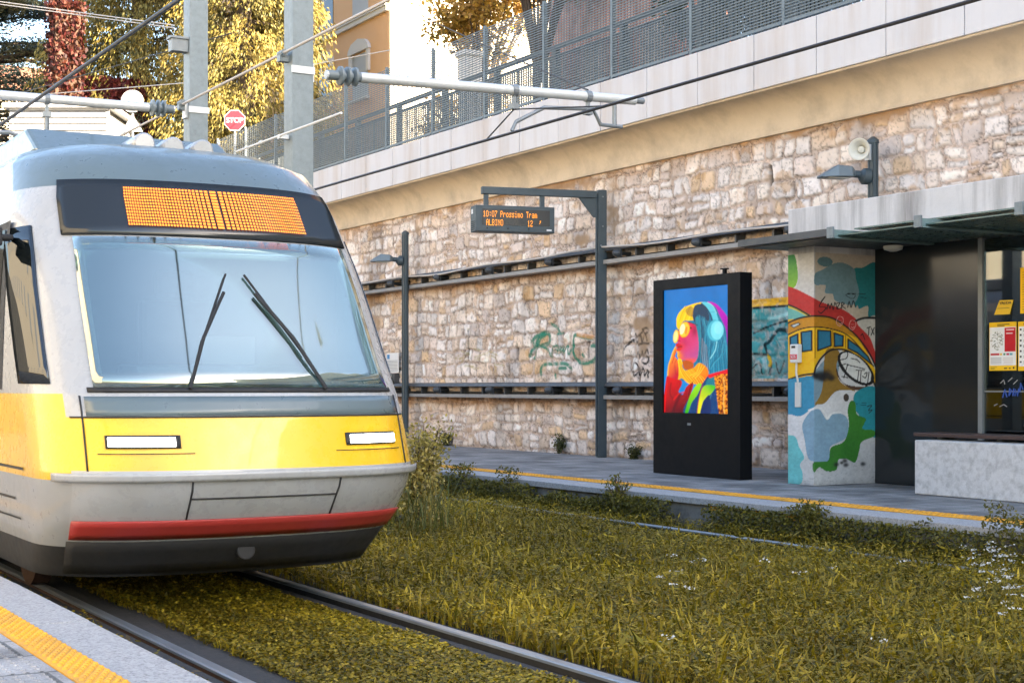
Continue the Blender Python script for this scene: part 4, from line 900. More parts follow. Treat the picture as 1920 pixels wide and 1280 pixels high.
m1, y1 = mast(367, 'farther galvanised mast before the golden conifer, its arm pointing left', 4.55, -1)
# the feeder clamp part is a repeat; arms are assemblies of the mast
def cantilever(root, y, pts, s, zt_off):
    """pts: (D, z) from mast outwards"""
    (d0, z0), (d1, z1) = pts; L = d1-d0
    P = lambda f: Vector((d0+L*f, y, z0+(z1-z0)*f))
    mb = MB(); mb.tube([P(.045), P(.12)], .045, 10); mb.box(*((d0-.004, d0+.03) if s > 0 else (d0-.03, d0+.004)), y-.05, y+.05, z0-.09, z0+.09); mb.box(MX-.12, MX+.12, y-.122, y-.110, z0-.035, z0+.035); mb.build('arm_bracket', M['alu'], root)
    mb = MB()
    for f in (.085, .105, .125): mb.tube([P(f-.008), P(f-.003), P(f+.003), P(f+.008)], [.05, .095, .095, .05], 16)
    mb.tube([P(.05), P(.15)], .05, 12); mb.build('arm_insulator', M['insul'], root, smooth=True)
    mb = MB(); mb.tube([P(.14), P(1)], .052, 16); ar = mb.build('cantilever_arm', M['alu'], root, smooth=True)
    for f in ((.60, .84) if s > 0 else (.5, .9)):
        mb = MB(); mb.tube([P(f-.008), P(f+.008)], .064, 14); c = P(f); mb.box(c.x-.015, c.x+.015, y-.02, y+.02, c.z-.16, c.z-.06); mb.box(c.x-.04, c.x+.04, y-.04, y+.04, c.z-.2, c.z-.14); mb.build('arm_clamp', M['greysteel'], ar)
    mb = MB(); mb.tube([P(.97), P(1.03)], .035, 10); mb.build('arm_tip', M['greysteel'], ar)
    return P, ar
zA = 1.4+3.04
Pf, arm2 = cantilever(m2, y2, ((MX+.112, zA+.02), (9.62, zA+.12)), 1, 0)
Pn, arm1 = cantilever(m1, y1, ((MX-.112, 1.4+3.16), (2.4, 1.4+3.13)), -1, 0)
WZ = 4.07; WD = 8.05
# steady arm and bridle for the far wire
cl = Pf(.60)-Vector((0, 0, .2))
mb = MB(); mb.tube([cl, on_plane(912, 262, WD)], .008, 6); mb.tube([cl, (WD, y2-1.7, WZ+.01)], .008, 6); mb.build('bridle_wire', M['blackwire'], m2)
mb = MB(); q = Pf(.93); mb.tube([q-Vector((0, 0, .05)), q-Vector((0, 0, .30))], .025, 8); mb.build('drop_bracket', M['greysteel'], m2)
mb = MB(); e = q-Vector((0, 0, .30)); mb.tube([e+Vector((.10, 0, .0)), e, e+Vector((-.18, 0, .0)), e+Vector((-.28, 0, .16)), e+Vector((-.9, 0, .12)), (WD+.05, y2, WZ+.12), (WD, y2, WZ+.02)], .022, 8); mb.build('steady_arm', M['greysteel'], m2, smooth=True)
mb = MB(); e = Pn(.5)-Vector((0, 0, .18)); mb.tube([e, e+Vector((0, 0, -.28)), e+Vector((-.12, 0, -.36))], .03, 8); mb.tube([e+Vector((-.1, 0, -.3)), e+Vector((-.4, 0, -.22)), e+Vector((-1.6, 0, -.3))], .024, 8); mb.build('steady_arm', M['greysteel'], m1, smooth=True)
mb = MB(); e = Pn(.78); mb.box(e.x-.10, e.x+.10, y1-.05, y1+.05, e.z-.34, e.z-.2); mb.tube([e-Vector((0, 0, .05)), e-Vector((0, 0, .22))], .02, 8); mb.build('hanger', M['alu'], m1)
def wire(name, pts, r, m, lab, cat='wire', group=None, sag=0):
    P = [Vector(p) for p in pts]
    if sag and len(P) == 2:
        P = [P[0].lerp(P[1], k/12)-Vector((0, 0, sag*(1-(2*k/12-1)**2))) for k in range(13)]
    mb = MB(); mb.tube(P, r, 8); o = mb.build(name, m, loc=tuple(P[0])); return tag(o, lab, cat, group)
wire('contact_wire', [(WD, -6, WZ), (WD, 15, WZ), (WD, 60, WZ)], .016, M['copper'], 'thick dark contact wire running under the arm in front of the stone wall')
wire('contact_wire', [(3.28, -6, 4.06), (3.28, 15, 4.06), (3.28, 70, 4.06)], .016, M['copper'], 'thick dark contact wire slanting above the tram at the upper left')
fz = 4.62
wire('feeder_cable', [(MX-.17, -5, 4.62), (MX-.17, y2, 4.62)], .014, M['rope'], 'pale feeder cable rising from the nearer mast to the top edge', sag=.0)
wire('feeder_cable', [(MX-.17, y2, 4.62), (MX-.17, y1, 4.62), (MX-.17, 60, 4.62)], .014, M['rope'], 'pale feeder cable strung between the two galvanised masts')
p_ = on_plane(445, 284, MX-.2); q_ = on_plane(640, 212, MX-.2)
root = wire('tie_rod', [p_, q_], .012, M['white'], 'short white tie rod beside the nearer mast above the tram roof', 'rod')
mb = MB(); mb.box(MX-.21, MX-.109, y2-.03, y2+.03, q_.z-.02, q_.z+.02); 
rp = p_.lerp(q_, .26); mb.tube([rp-Vector((.0, .03, 0)), rp+Vector((0, .03, 0))], .022, 8); mb.build('rod_clamp', M['alu'], root)
e = Pf(.84); wire('stay_wire', [e+Vector((0, 0, .07)), (19.98, 42.3, 13.4)], .011, M['blackwire'], 'thin dark stay wire from the arm tip up to the orange house', sag=.05)
for (a, b, z, lab) in (((90, 160), (330, 92), 40, 'thin dark wire crossing the golden conifer to the farther mast'), ((96, 176), (345, 156), 40, 'thin pale wire sloping past the red creeper wall'), ((40, 9), (240, 36), 42, 'upper thin pale wire of the pair across the cedar'), ((40, 14), (240, 41), 42, 'lower thin pale wire of the pair across the cedar'), ((585, 122), (728, 95), 40, 'thin pale wire along the orange house front')):
    P, Q = at_depth(a[0], a[1], z), at_depth(b[0], b[1], z-6); d = Q-P
    wire('overhead_wire', [P-d*1.2, Q+d*.35] if lab[0:9] != 'thin pale' else [P-d*.3, Q+d*.05], .012, M['blackwire'] if 'dark' in lab else M['rope'], lab)

# ================================================================== TRAM
TX, TY = 3.28, 8.45; HW = 1.20; LEN = 13.5
def prof_w(z): return float(np.interp(z, [.25, .6, .9, 1.4, 2.0, 2.6, 2.9, 3.02, 3.10], [1.10, 1.17, 1.20, 1.20, 1.18, 1.13, 1.05, .92, .72]))
def prof_y(z): return float(np.interp(z, [.25, .45, .62, .80, .90, 1.22, 1.36, 1.6, 2.2, 2.7, 2.9, 3.02, 3.10], [.62, .38, .17, .03, .0, .10, .17, .34, .72, 1.08, 1.32, 1.65, 2.1]))
def prof_d(z): return float(np.interp(z, [.25, .9, 1.4, 2.2, 3.1], [.75, .85, .95, 1.0, 1.1]))
EX = 2.7
def nose(phi, z, off=0):
    w, y0, d = prof_w(z)+off, prof_y(z)-off, prof_d(z)
    s, c = math.sin(phi), math.cos(phi)
    x = w*math.copysign(abs(s)**(2/EX), s); y = y0+d*(1-abs(c)**(2/EX))
    return Vector((TX+x, TY+y, z))
def side(sgn, y, z, off=0): return Vector((TX+sgn*(prof_w(z)+off), TY+y, z))
tram = empty('tram', (TX, TY+6, 0), 'yellow and white tram coming towards the camera on the near track with lit headlights', 'tram')
zl = [.25, .35, .45, .55, .62, .70, .80, .86, .90, .92, 1.0, 1.1, 1.2, 1.225, 1.30, 1.36, 1.365, 1.5, 1.7, 1.9, 2.1, 2.25, 2.27, 2.4, 2.55, 2.68, 2.70, 2.8, 2.9, 2.97, 3.02, 3.06, 3.10]
phis = [R(a) for a in np.linspace(-90, 90, 49)]
def yside(z): return prof_y(z)+prof_d(z)
P = []
for z in zl:
    row = [side(-1, y, z) for y in (LEN, 11, 9, 7, 5, 4, 3.4)]+[nose(p, z) for p in phis]+[side(1, y, z) for y in (3.4, 4, 5, 7, 9, 11, LEN)]
    P.append(row)
nc = len(P[0])
def mf(i, j):
    z = (zl[i]+zl[i+1])/2; ph = -90 if j < 7 else 90 if j >= 7+48 else math.degrees(phis[j-7])
    front = abs(ph) < 62
    if z < .42: return 3
    if z < .86: return 2 if not front else 1
    if z < .92: return 1 if front else 0
    if front: return 0 if z < 1.222 else (1 if z < 1.36 else (4 if z > 2.69 else 5 if z > 1.37 else 1))
    if z < 1.362: return 0
    if z > 2.69: return 4 if abs(ph) < 80 else 1
    return 1 if abs(ph) < 88 else 1
mb = MB()
KEEP = lambda i, j: not (1.42 < (zl[i]+zl[i+1])/2 < 2.26 and 7 <= j < 55 and abs(math.degrees(phis[min(j-7, 48)])+1.9) < 40)
def mf2(i, j): return mf(i, j) if KEEP(i, j) else 99
mb.grid(P, 0, mf2); kk = [n_ for n_ in range(len(mb.f)) if mb.m[n_] != 99]; mb.f = [mb.f[n_] for n_ in kk]; mb.m = [mb.m[n_] for n_ in kk]
mb.f.append([(len(zl)-1)*nc+k for k in range(nc)]); mb.m.append(4)
mb.f.append([k for k in range(nc)][::-1]); mb.m.append(3)
mb.f.append([k*nc for k in range(len(zl))]+[k*nc+nc-1 for k in range(len(zl)-1, -1, -1)]); mb.m.append(1)
body = mb.build('body', [M['tyellow'], M['twhite'], M['tgrey'], M['tdark'], M['troof'], M['twhite']], tram, smooth=True)
def patch(name, a0, a1, za, zb, m, off=.012, na=24, nz=10, parent=tram, top=None):
    mb = MB(); G = []
    for i in range(nz+1):
        z = za+(zb-za)*i/nz; G.append([nose(R(a0+(a1-a0)*k/na), z+(top(a0+(a1-a0)*k/na)*i/nz if top else 0), off) for k in range(na+1)])
    mb.grid(G); return mb.build(name, m, parent, smooth=True, solid=.01)
ws = patch('windscreen', -45, 45, 1.40, 2.33, M['tscreen'], .014)
mb = MB(); mb.box(TX-1.08, TX+1.08, TY+2.3, TY+2.34, .9, 2.62); mb.box(TX-1.0, TX+1.0, TY+.95, TY+2.29, .9, .94); mb.build('cab_bulkhead', M['tdark'], tram)
mb = MB(); mb.prism([(TY+.45, 1.30), (TY+.45, 1.40), (TY+.62, 1.52), (TY+1.0, 1.54), (TY+1.15, 1.40), (TY+1.15, 1.0), (TY+.6, 1.0)], TX-.62, TX+.62, Fr((0, 0, 0), (0, 1, 0), (1, 0, 0))); mb.box(TX-.15, TX+.2, TY+.8, TY+.86, 1.545, 1.72); mb.build('dashboard', M['tgrey'], tram)
mb = MB(); mb.box(TX-.26, TX+.26, TY+1.75, TY+1.87, 1.35, 2.0); mb.box(TX-.15, TX+.15, TY+1.77, TY+1.85, 2.005, 2.2); mb.box(TX-.27, TX+.27, TY+1.35, TY+1.74, 1.25, 1.36); mb.build('driver_seat', M['tdark'], tram, bevel=.04)
for s in (-1, 1): patch('corner_window', *sorted((s*66, s*89.5)), 1.42, 2.42, M['tsideglass'], .008, na=10)
patch('windscreen_surround', -48, 48, 1.372, 1.398, M['tdark'], .011, nz=2)
patch('hood_panel', -50, 50, 1.235, 1.345, M['troof'], .008, nz=3)
band = patch('display_band', -50, 50, 2.345, 2.72, M['darkpanel'], .014, nz=6)
# amber matrix
LP = MB()
for i in range(13):
    for k in range(60):
        a = -23+46*k/59; z = 2.405+.245*i/12
        c = nose(R(a), z, .030); c2 = nose(R(a+.52), z, .030); c3 = nose(R(a+.52), z+.0135, .030); c4 = nose(R(a), z+.0135, .030)
        b = len(LP.v); LP.v += [c, c2, c3, c4]; LP.f.append([b, b+1, b+2, b+3]); LP.m.append(0)
LP.build('destination_matrix', M['ledtram'] if 'ledtram' in M else mat('tram_led', (.9, .3, .02), .5, emis=(1.0, .17, .004), estr=.20), band)
for s in (-1, 1):
    patch('lamp_cover_seam', *sorted((s*15, s*47)), 1.015, 1.019, M['tdark'], .005, nz=1)
tow = MB(); c_ = nose(0, .40, 0); tow.tube([c_+Vector((0, .3, 0)), c_+Vector((0, -.03, 0))], .06, 14); tow.build('coupler', M['tdark'], tram, bevel=.01)
patch('nose_seam', -58, 58, 1.222, 1.230, M['tdark'], .006, nz=1)
for a in (-52, 52): patch('panel_seam', a-.3, a+.3, .92, 1.35, M['tdark'], .006, nz=5, na=1)
for a in (-16, 16): patch('coupler_seam', a-.25, a+.25, .62, .85, M['tdark'], .006, nz=4, na=1)
patch('coupler_seam', -16, 16, .745, .752, M['tdark'], .006, nz=1)
rd = patch('bumper', -58, 58, .50, .615, M['tred'], .02, nz=3)
patch('bumper_lip', -70, 70, .855, .905, M['twhite'], .03, nz=3, na=40)
patch('lower_valance', -60, 60, .27, .485, M['tdark'], .004, nz=3)
for s in (-1, 1):
    hz = patch('headlight', *(sorted((s*18.6, s*43.4))), 1.048, 1.122, M['tdark'], .010, nz=3, na=14)
    patch('lit_lens', *(sorted((s*20, s*42))), 1.060, 1.110, M['lamp'], .02, nz=2, na=12, parent=hz)
    # wiper
    mb = MB(); mb.tube([nose(R(s*14), 1.39, .03), nose(R(s*8), 1.7, .05), nose(R(s*2), 1.98, .045)], .012, 6); mb.tube([nose(R(s*10), 1.60, .035), nose(R(s*1), 2.1, .035)], .008, 6); mb.build('wiper', M['tdark'], tram)
    # side windows and doors
    y = 1.75; k = 0
    while y < LEN-1.2:
        w = 1.45; G = [[side(s, yy, z, .008) for yy in np.linspace(y, y+w, 3)] for z in np.linspace(1.42, 2.42, 5)]
        mb = MB(); mb.grid(G); so_ = mb.build('side_window', M['tsideglass'], tram, solid=.01)
        if k % 3 == 1:
            mb = MB()
            for yy in (y-.02, y+w/2, y+w+.02): mb.grid([[side(s, yy-.012, z, .012), side(s, yy+.012, z, .012)] for z in np.linspace(.40, 2.5, 8)])
            mb.build('door_seal', M['tdark'], tram, solid=.008)
        y += w+.14; k += 1
    G = [[side(s, yy, z, .004) for yy in np.linspace(1.62, LEN-.6, 12)] for z in np.linspace(1.385, 2.47, 5)]
    mb = MB(); mb.grid(G); mb.build('window_band', M['tdark'], tram)
    mb = MB(); mb.grid([[side(s, yy, z, .006) for yy in (1.0, 4, 8, LEN-.1)] for z in (.895, .912)]); mb.build('waist_trim', M['tdark'], tram)
    # mirror camera arm
    if s > 0: pass
    b0 = side(s, 1.55, 2.36, 0); mb = MB(); mb.box(*sorted((b0.x, b0.x+s*.20)), b0.y-.05, b0.y+.05, 2.33, 2.37); mb.box(*sorted((b0.x+s*.10, b0.x+s*.22)), b0.y-.20, b0.y+.12, 2.28, 2.40); (mb.build('mirror_arm', M['tdark'], tram, bevel=.015) if s < 0 else None)
    for wy in (2.6, 4.4, 9.2, 11.0):
        mb = MB(); mb.tube([(TX+s*.70, TY+wy, .30), (TX+s*.82, TY+wy, .30)], .30, 28); w_ = mb.build('wheel', M['rust'], tram, smooth=True)
        mb = MB(); mb.tube([(TX+s*.825, TY+wy, .30), (TX+s*.86, TY+wy, .30)], .12, 16); mb.build('hub', M['tdark'], w_, smooth=True)
    mb = MB(); mb.grid([[side(s, yy, z, .006) for yy in (1.3, 3.0)] for z in (.70, .715)]); mb.grid([[side(s, yy, z, .006) for yy in (1.2, 3.0)] for z in (.58, .592)]); mb.build('skirt_seam', M['tdark'], tram)
for wy in (3.5, 10.1): mb = MB(); mb.box(TX-.66, TX+.66, TY+wy-1.2, TY+wy+1.2, .14, .42); mb.build('bogie', M['tdark'], tram)
# roof: white drums over the cab, equipment boxes further back
for (u, v) in ((262, 283), (317, 291), (372, 296)):
    p = at_depth(u+8, v-14, depth(TX, TY+1.9)); r_ = .075
    mb = MB(); mb.tube([(p.x, p.y-.02, p.z), (p.x, p.y+.0, p.z), (p.x+.05, p.y+.55, p.z+.02), (p.x+.05, p.y+.57, p.z+.02)], [r_*.85, r_, r_, r_*.85], 20); dr_ = mb.build('roof_drum', M['twhite'], tram, smooth=True)
    mb = MB(); mb.box(p.x-.04, p.x+.06, p.y+.05, p.y+.5, min(p.z-.3, 2.95), p.z-.06); mb.build('drum_foot', M['troof'], dr_)
mb = MB(); mb.prism([(TY+2.6, 3.08), (TY+3.0, 3.30), (TY+6.2, 3.30), (TY+6.4, 3.08)], TX-.75, TX+.75, Fr((0, 0, 0), (0, 1, 0), (1, 0, 0))); mb.build('roof_unit', M['troof'], tram, bevel=.03)
mb = MB(); mb.box(TX-.8, TX+.8, TY+7.2, TY+10.5, 3.08, 3.28); mb.build('roof_unit', M['twhite'], tram, bevel=.03)
mb = MB()
for s in (-1, 1): mb.tube([(TX+s*.45, TY+11.0, 3.15), (TX+s*.35, TY+12.3, 3.55), (TX+s*.28, TY+11.2, 4.0)], .03, 8)
mb.tube([(TX-.75, TY+11.2, 3.96), (TX-.5, TY+11.2, 4.03), (TX+.5, TY+11.2, 4.03), (TX+.75, TY+11.2, 3.96)], .025, 8); mb.box(TX-.5, TX+.5, TY+10.8, TY+12.4, 3.09, 3.16); mb.build('pantograph', M['greysteel'], tram)

# ================================================================== BUILDINGS
def win_face_x(root, D, yc, zb, w, h, m, trim=None, depth_=.12, name='window'):
    mb = MB(); mb.box(D-.02, D+.03, yc-w/2, yc+w/2, zb, zb+h); wn = mb.build(name, m, root)
    if trim:
        mb = MB(); t_ = .16
        mb.box(D-.09, D+.02, yc-w/2-t_, yc-w/2-.002, zb+h*.55, zb+h+.05); mb.box(D-.09, D+.02, yc+w/2+.002, yc+w/2+t_, zb+h*.55, zb+h+.05)
        pts = [(yc-w/2-t_-.05, zb+h+.05)]+[(yc+(w/2+t_+.05)*math.sin(R(a)), zb+h+.05+.42*math.cos(R(a))) for a in (-70, -40, 0, 40, 70)]+[(yc+w/2+t_+.05, zb+h+.05)]
        mb.prism(pts, D-.11, D+.02, Fr((0, 0, 0), (0, 1, 0), (1, 0, 0))); mb.build('surround', trim, wn)
        mb = MB(); mb.box(D-.14, D+.02, yc-w/2-.1, yc+w/2+.1, zb-.1, zb-.003); mb.build('sill', trim, wn)
    return wn
HD = 20.0
h1 = empty('orange_house', (25, 50, ZS), 'orange stucco house with white arched window surrounds and a sunlit end wall behind the fence', 'house')
mb = MB(); mb.box(HD, 31, 41.8, 60, ZS-.1, 18.5); mb.build('wall', M['orange'], h1)
mb = MB(); mb.box(HD+.02, 31, 41.72, 41.795, ZS-.1, 18.5); mb.build('end_wall', M['creamwall'], h1)
mb = MB(); mb.box(HD-.10, HD-.003, 41.75, 60, 12.82, 12.97); mb.box(HD-.14, HD-.003, 41.75, 60, 12.975, 13.03); mb.build('string_course', M['stonetrim'], h1)
mb = MB(); mb.prism([(HD-.7, 18.52), (25.5, 21.5), (31.7, 18.52)], 41.2, 60.6); mb.build('roof', M['rooftile'], h1)
for u, vt, vb, m, tr_ in ((612, -60, 62, 'darkwin', None), (676, -60, 37, 'shutter', None), (676, 84, 185, 'shutter', 'stonetrim'), (609, 108, 200, 'darkwin', 'stonetrim')):
    yc = t_at(u, HD); d_ = depth(HD, yc); zt = EYE+(HY-vt)*d_/F; zb = EYE+(HY-vb)*d_/F
    win_face_x(h1, HD, yc, zb, 1.15, zt-zb-(.3 if tr_ else 0), M[m], M[tr_] if tr_ else None)
for yc in (50, 53.5): win_face_x(h1, HD, yc, 10.4, 1.15, 1.8, M['shutter'], M['stonetrim'])
yb = t_at(616, HD); mb = MB(); mb.box(HD-1.0, HD-.003, yb-1.6, yb+1.6, 8.55, 8.7); bl = mb.build('balcony', M['stonetrim'], h1)
mb = MB(); [mb.tube([(HD-.9, y, 8.70), (HD-.9, y, 8.95), (HD-.9, y, 9.2), (HD-.9, y, 9.5)], [.05, .09, .05, .06], 8) for y in np.linspace(yb-1.5, yb+1.5, 12)]; mb.box(HD-1.0, HD-.8, yb-1.6, yb+1.6, 9.5, 9.6); mb.build('balustrade', M['stonetrim'], bl)
# doorway and stone gate pier at the sunlit wall
mb = MB(); mb.box(23.0, 24.1, 41.69, 41.725, ZS, 9.0); mb.build('door', M['shutter'], h1)
h2 = empty('brick_house', (22, 30, ZS), 'red brick house seen through the mesh fence', 'house')
mb = MB(); mb.box(HD, 21.4, 26.8, 32.5, ZS-.1, 13.2); mb.build('wall', M['brick'], h2)
mb = MB(); mb.prism([(HD-.4, 13.21), (20.7, 13.8), (21.8, 13.21)], 26.5, 32.8); mb.build('roof', M['rooftile'], h2)
for yc in (28.2, 31.0): win_face_x(h2, HD, yc, 11.2, .9, 1.5, M['darkwin'])
h3 = empty('shading_block', (34, -20, ZS), 'unseen long cream block added along the upper street to shade the cutting', 'building')  # out-of-view block added to keep sun off the tracks and wall
mb = MB(); mb.box(28, 33, -70, 0, ZS-.1, 33); mb.box(28.1, 32.9, .004, 6, ZS-.1, 22); mb.build('wall', M['creamwall'], h3)
for zf_ in (8, 11.2, 14.4, 17.6, 20.8, 24, 27.2):
    for yc in range(-30, -1, 4): win_face_x(h3, 28, yc, zf_, 1.2, 1.7, M['shutter'])
h4 = empty('stucco_house', (-20, 35, 0), 'long cream stucco house on the far side of the near platform', 'house')
mb = MB(); mb.box(-30, -16, -5, 75, -.2, 14); mb.build('wall', M['creamwall'], h4)
mb = MB(); mb.prism([(-30.6, 14.01), (-23, 17), (-15.4, 14.01)], -5.5, 75.5); mb.build('roof', M['rooftile'], h4)
for zf_ in (1.2, 4.6, 8.0, 11.2):
    for yc in range(-2, 74, 4): win_face_x(h4, -15.99, yc, zf_, 1.2, 1.7, M['shutter'])
gp = empty('gate_pier', (17.5, 33, ZS), 'tall stone gate pier before the sunlit wall behind the fence', 'gate pier')
p = at_depth(881, 150, 40); mb = MB(); mb.box(p.x-.24, p.x+.24, p.y-.24, p.y+.24, ZS, 1.4+(725-108)*40/F); mb.build('shaft', M['stonetrim'], gp, bevel=.02)
mb = MB(); zc_ = 1.4+(725-108)*40/F; mb.box(p.x-.30, p.x+.30, p.y-.30, p.y+.30, zc_+.001, zc_+.14); mb.build('cap', M['stonetrim'], gp, bevel=.03)
# white cabin with slatted roof at the far left
M['cabin'] = mat('cabin_white', (0.42, 0.42, 0.42), 0.6, var=.1)
wc = empty('white_cabin', tuple(at_depth(110, 260, 41)), 'low white cabin with stacked horizontal slats at the far left above the tram', 'cabin')
L_, R_ = at_depth(18, 200, 41), at_depth(205, 215, 41); fx = (R_-L_); fx.z = 0; W_ = fx.length; fx.normalize(); fy = Vector((-fx.y, fx.x, 0)); cf = Fr((L_.x, L_.y, 0), fx, fy)
zA_, zB_ = 1.4+(725-268)*41/F, 1.4+(725-203)*41/F
mb = MB(); mb.box(.1, W_-.1, .05, 3, 5.6, zB_-.05, cf); mb.build('wall', M['cabin'], wc)
mb = MB(); z = zA_
while z < zB_: mb.prism([(-.02, z), (-.02, z+.12), (.05, z+.16), (.05, z)], .0, W_, Fr(cf.o, fy, fx)); z += .175
mb.build('slats', M['cabin'], wc)
mb = MB(); mb.box(-.15, W_+.1, -.15, 3.2, zB_+.0, zB_+.12, cf); mb.build('roof', M['white'], wc)
mb = MB(); mb.box(.35, W_-.5, .02, .049, zA_-.75, zA_-.08, cf); mb.build('window', M['darkwin'], wc)
rh = empty('tiled_house', tuple(at_depth(60, 250, 75)), 'house with terracotta roof glimpsed between the cedar branches', 'house')
c0 = at_depth(70, 200, 78); zr = 1.4+(725-165)*78/F; mb = MB(); mb.box(c0.x-5, c0.x+3.2, c0.y-3, c0.y+3, ZS, zr-.9); mb.build('wall', M['creamwall'], rh)
mb = MB(); mb.prism([(c0.y-3.6, zr-.89), (c0.y, zr+1.0), (c0.y+3.6, zr-.89)], c0.x-5.5, c0.x+3.8, Fr((0, 0, 0), (0, 1, 0), (1, 0, 0))); mb.build('roof', M['rooftile'], rh)

# ================================================================== SIGNS on the upper street
# STOP sign
def sign_frame(u, v, z): c = at_depth(u, v, z); x = Vector((CT, -ST, 0)); y = Vector((ST, CT, 0)); return c, Fr(c, x, y)
c, sf = sign_frame(440, 226, 41)
st = empty('stop_sign', (c.x, c.y, ZS), 'red octagonal stop sign on a thin pole above the fence', 'road sign'); r_ = .30
oc = lambda r: [(r*math.cos(R(22.5+45*k)), r*math.sin(R(22.5+45*k))) for k in range(8)]
mb = MB(); mb.prism(oc(r_), 0, .02, sf); mb.build('plate', M['white'], st); mb = MB(); mb.prism(oc(r_*.93), -.004, -.0005, sf); fc = mb.build('red_face', M['signred'], st)
text('STOP', .19, M['white'], fc, tuple(sf(0, -.006, 0)), sf.x, (0, 0, 1), bold=.02); mb = MB(); mb.tube([sf(0, .05, -.28+0), (c.x+ST*.05, c.y+CT*.05, ZS)], .03, 8); mb.tube([sf(0, .05, -.28), sf(0, .05, .2)], .03, 8); mb.build('pole', M['greyback'], st)
c, sf = sign_frame(248, 190, 40)
rs = empty('round_sign', (c.x, c.y, ZS), 'back of a round white road sign and triangle on one pole beside the red creeper', 'road sign')
circ = lambda r: [(r*math.cos(R(15*k)), r*math.sin(R(15*k))) for k in range(24)]
mb = MB(); mb.prism(circ(.30), 0, .02, sf); mb.build('round_plate', M['cabin'], rs); mb = MB(); mb.box(-.085, .085, -.012, -.001, -.295, .295, sf); mb.build('grey_bar', M['greysteel'], rs)
mb = MB(); mb.prism([(-.28, -.80), (.28, -.80), (0, -.34)], 0, .02, sf); mb.build('triangle_plate', M['cabin'], rs)
mb = MB(); mb.tube([sf(0, .05, .2), sf(0, .05, c.z*0-(c.z-ZS))], .03, 8); mb.build('pole', M['greyback'], rs)
# ================================================================== VEGETATION
def leaf_quads(c, d, n, ln, wd):
    """diamond leaves: centres c (N,3), long axis d, side axis n"""
    a = c-d*ln[:, None]*.5; b = c+d*ln[:, None]*.5; s = n*wd[:, None]*.5; m_ = c-d*ln[:, None]*.08
    V = np.stack([a, m_+s, b, m_-s], 1).reshape(-1, 3); q = np.arange(len(V)).reshape(-1, 4); return V, q
def unit(v): return v/np.maximum(np.linalg.norm(v, axis=1, keepdims=True), 1e-9)
def leaves_obj(name, c, d, ln, wd, col, parent, m='treeleaf'):
    r_ = rng.normal(size=c.shape); n = unit(np.cross(d, r_)); V, q = leaf_quads(c, unit(d), n, ln, wd)
    return np_mesh(name, V, q, None, np.repeat(col, 4, 0), M[m], parent)
def trunk(root, x, y, z0, z1, r0, r1, limbs=()):
    mb = MB(); k = 8; mb.tube([(x+.15*math.sin(i*1.3)*i/k, y+.1*math.cos(i*1.7)*i/k, z0+(z1-z0)*i/k) for i in range(k+1)], [r0+(r1-r0)*i/k for i in range(k+1)], 10)
    for a, b, r_ in limbs: mb.tube([a, (Vector(a)+Vector(b))/2+Vector((0, 0, .15)), b], [r_, r_*.6, r_*.25], 6)
    return mb.build('trunk', M['bark'], root, smooth=True)
def conifer(x, y, z0, z1, rad, lab, cols, n_br=720, name='spruce_tree', droop=.35, spray=150, lens=(.09, .21)):
    root = empty(name, (x, y, z0), lab, 'tree'); CC, DD, KK = [], [], []; limbs = []
    for k in range(n_br):
        f = (rng.random())**.85; z = z0+.8+(z1-z0-.8)*f; L = rad*(1-f)**.75*rng.uniform(.65, 1.08)+.25; an = rng.uniform(0, 2*math.pi)
        dirv = np.array((math.cos(an), math.sin(an), 0)); s = rng.random(spray)**.38; side_ = np.array((-dirv[1], dirv[0], 0))
        lift = .10*L; zz_ = z+lift*np.sin(s*2.2)-droop*L*s**1.7
        wdt = .30*L*(1-s*.55)*rng.uniform(.5, 1.0)
        p = np.array((x, y, 0))+dirv*(s*L)[:, None]+side_*(rng.uniform(-1, 1, spray)*wdt)[:, None]
        p[:, 2] = zz_-rng.random(spray)**1.4*.55*(.3+s)
        dd = dirv*rng.uniform(.1, .6, spray)[:, None]+side_*rng.uniform(-.4, .4, spray)[:, None]; dd[:, 2] = -rng.uniform(.25, 1.1, spray)
        base = np.array(cols[rng.integers(len(cols))])*rng.uniform(.7, 1.25)
        CC.append(p); DD.append(dd); KK.append(base[None]*rng.uniform(.7, 1.3, (spray, 1)))
        if k % 6 == 0: limbs.append(((x, y, z), (x+dirv[0]*L*.8, y+dirv[1]*L*.8, z-droop*L*.5), .05))
    trunk(root, x, y, z0, z1-.5, .35, .05, limbs)
    c, d, k_ = np.concatenate(CC), np.concatenate(DD), np.concatenate(KK); n = len(c)
    leaves_obj('crown', c, d, rng.uniform(*lens, n), rng.uniform(.03, .065, n), k_, root); return root
gold = [(.25, .185, .040), (.19, .155, .038), (.30, .225, .055), (.075, .075, .025), (.22, .18, .05)]
p = at_depth(265, 300, 47); conifer(p.x, p.y, ZS, 21.5, 4.1, 'big golden green spruce left of the farther mast', gold)
p = at_depth(462, 300, 44); conifer(p.x, p.y, ZS, 20.5, 3.4, 'golden green spruce between the two galvanised masts', gold)
p = at_depth(545, 300, 62); conifer(p.x, p.y, ZS, 25, 3.4, 'dark green spruce beside the orange house', [(.05, .07, .03), (.07, .085, .035)], 240)
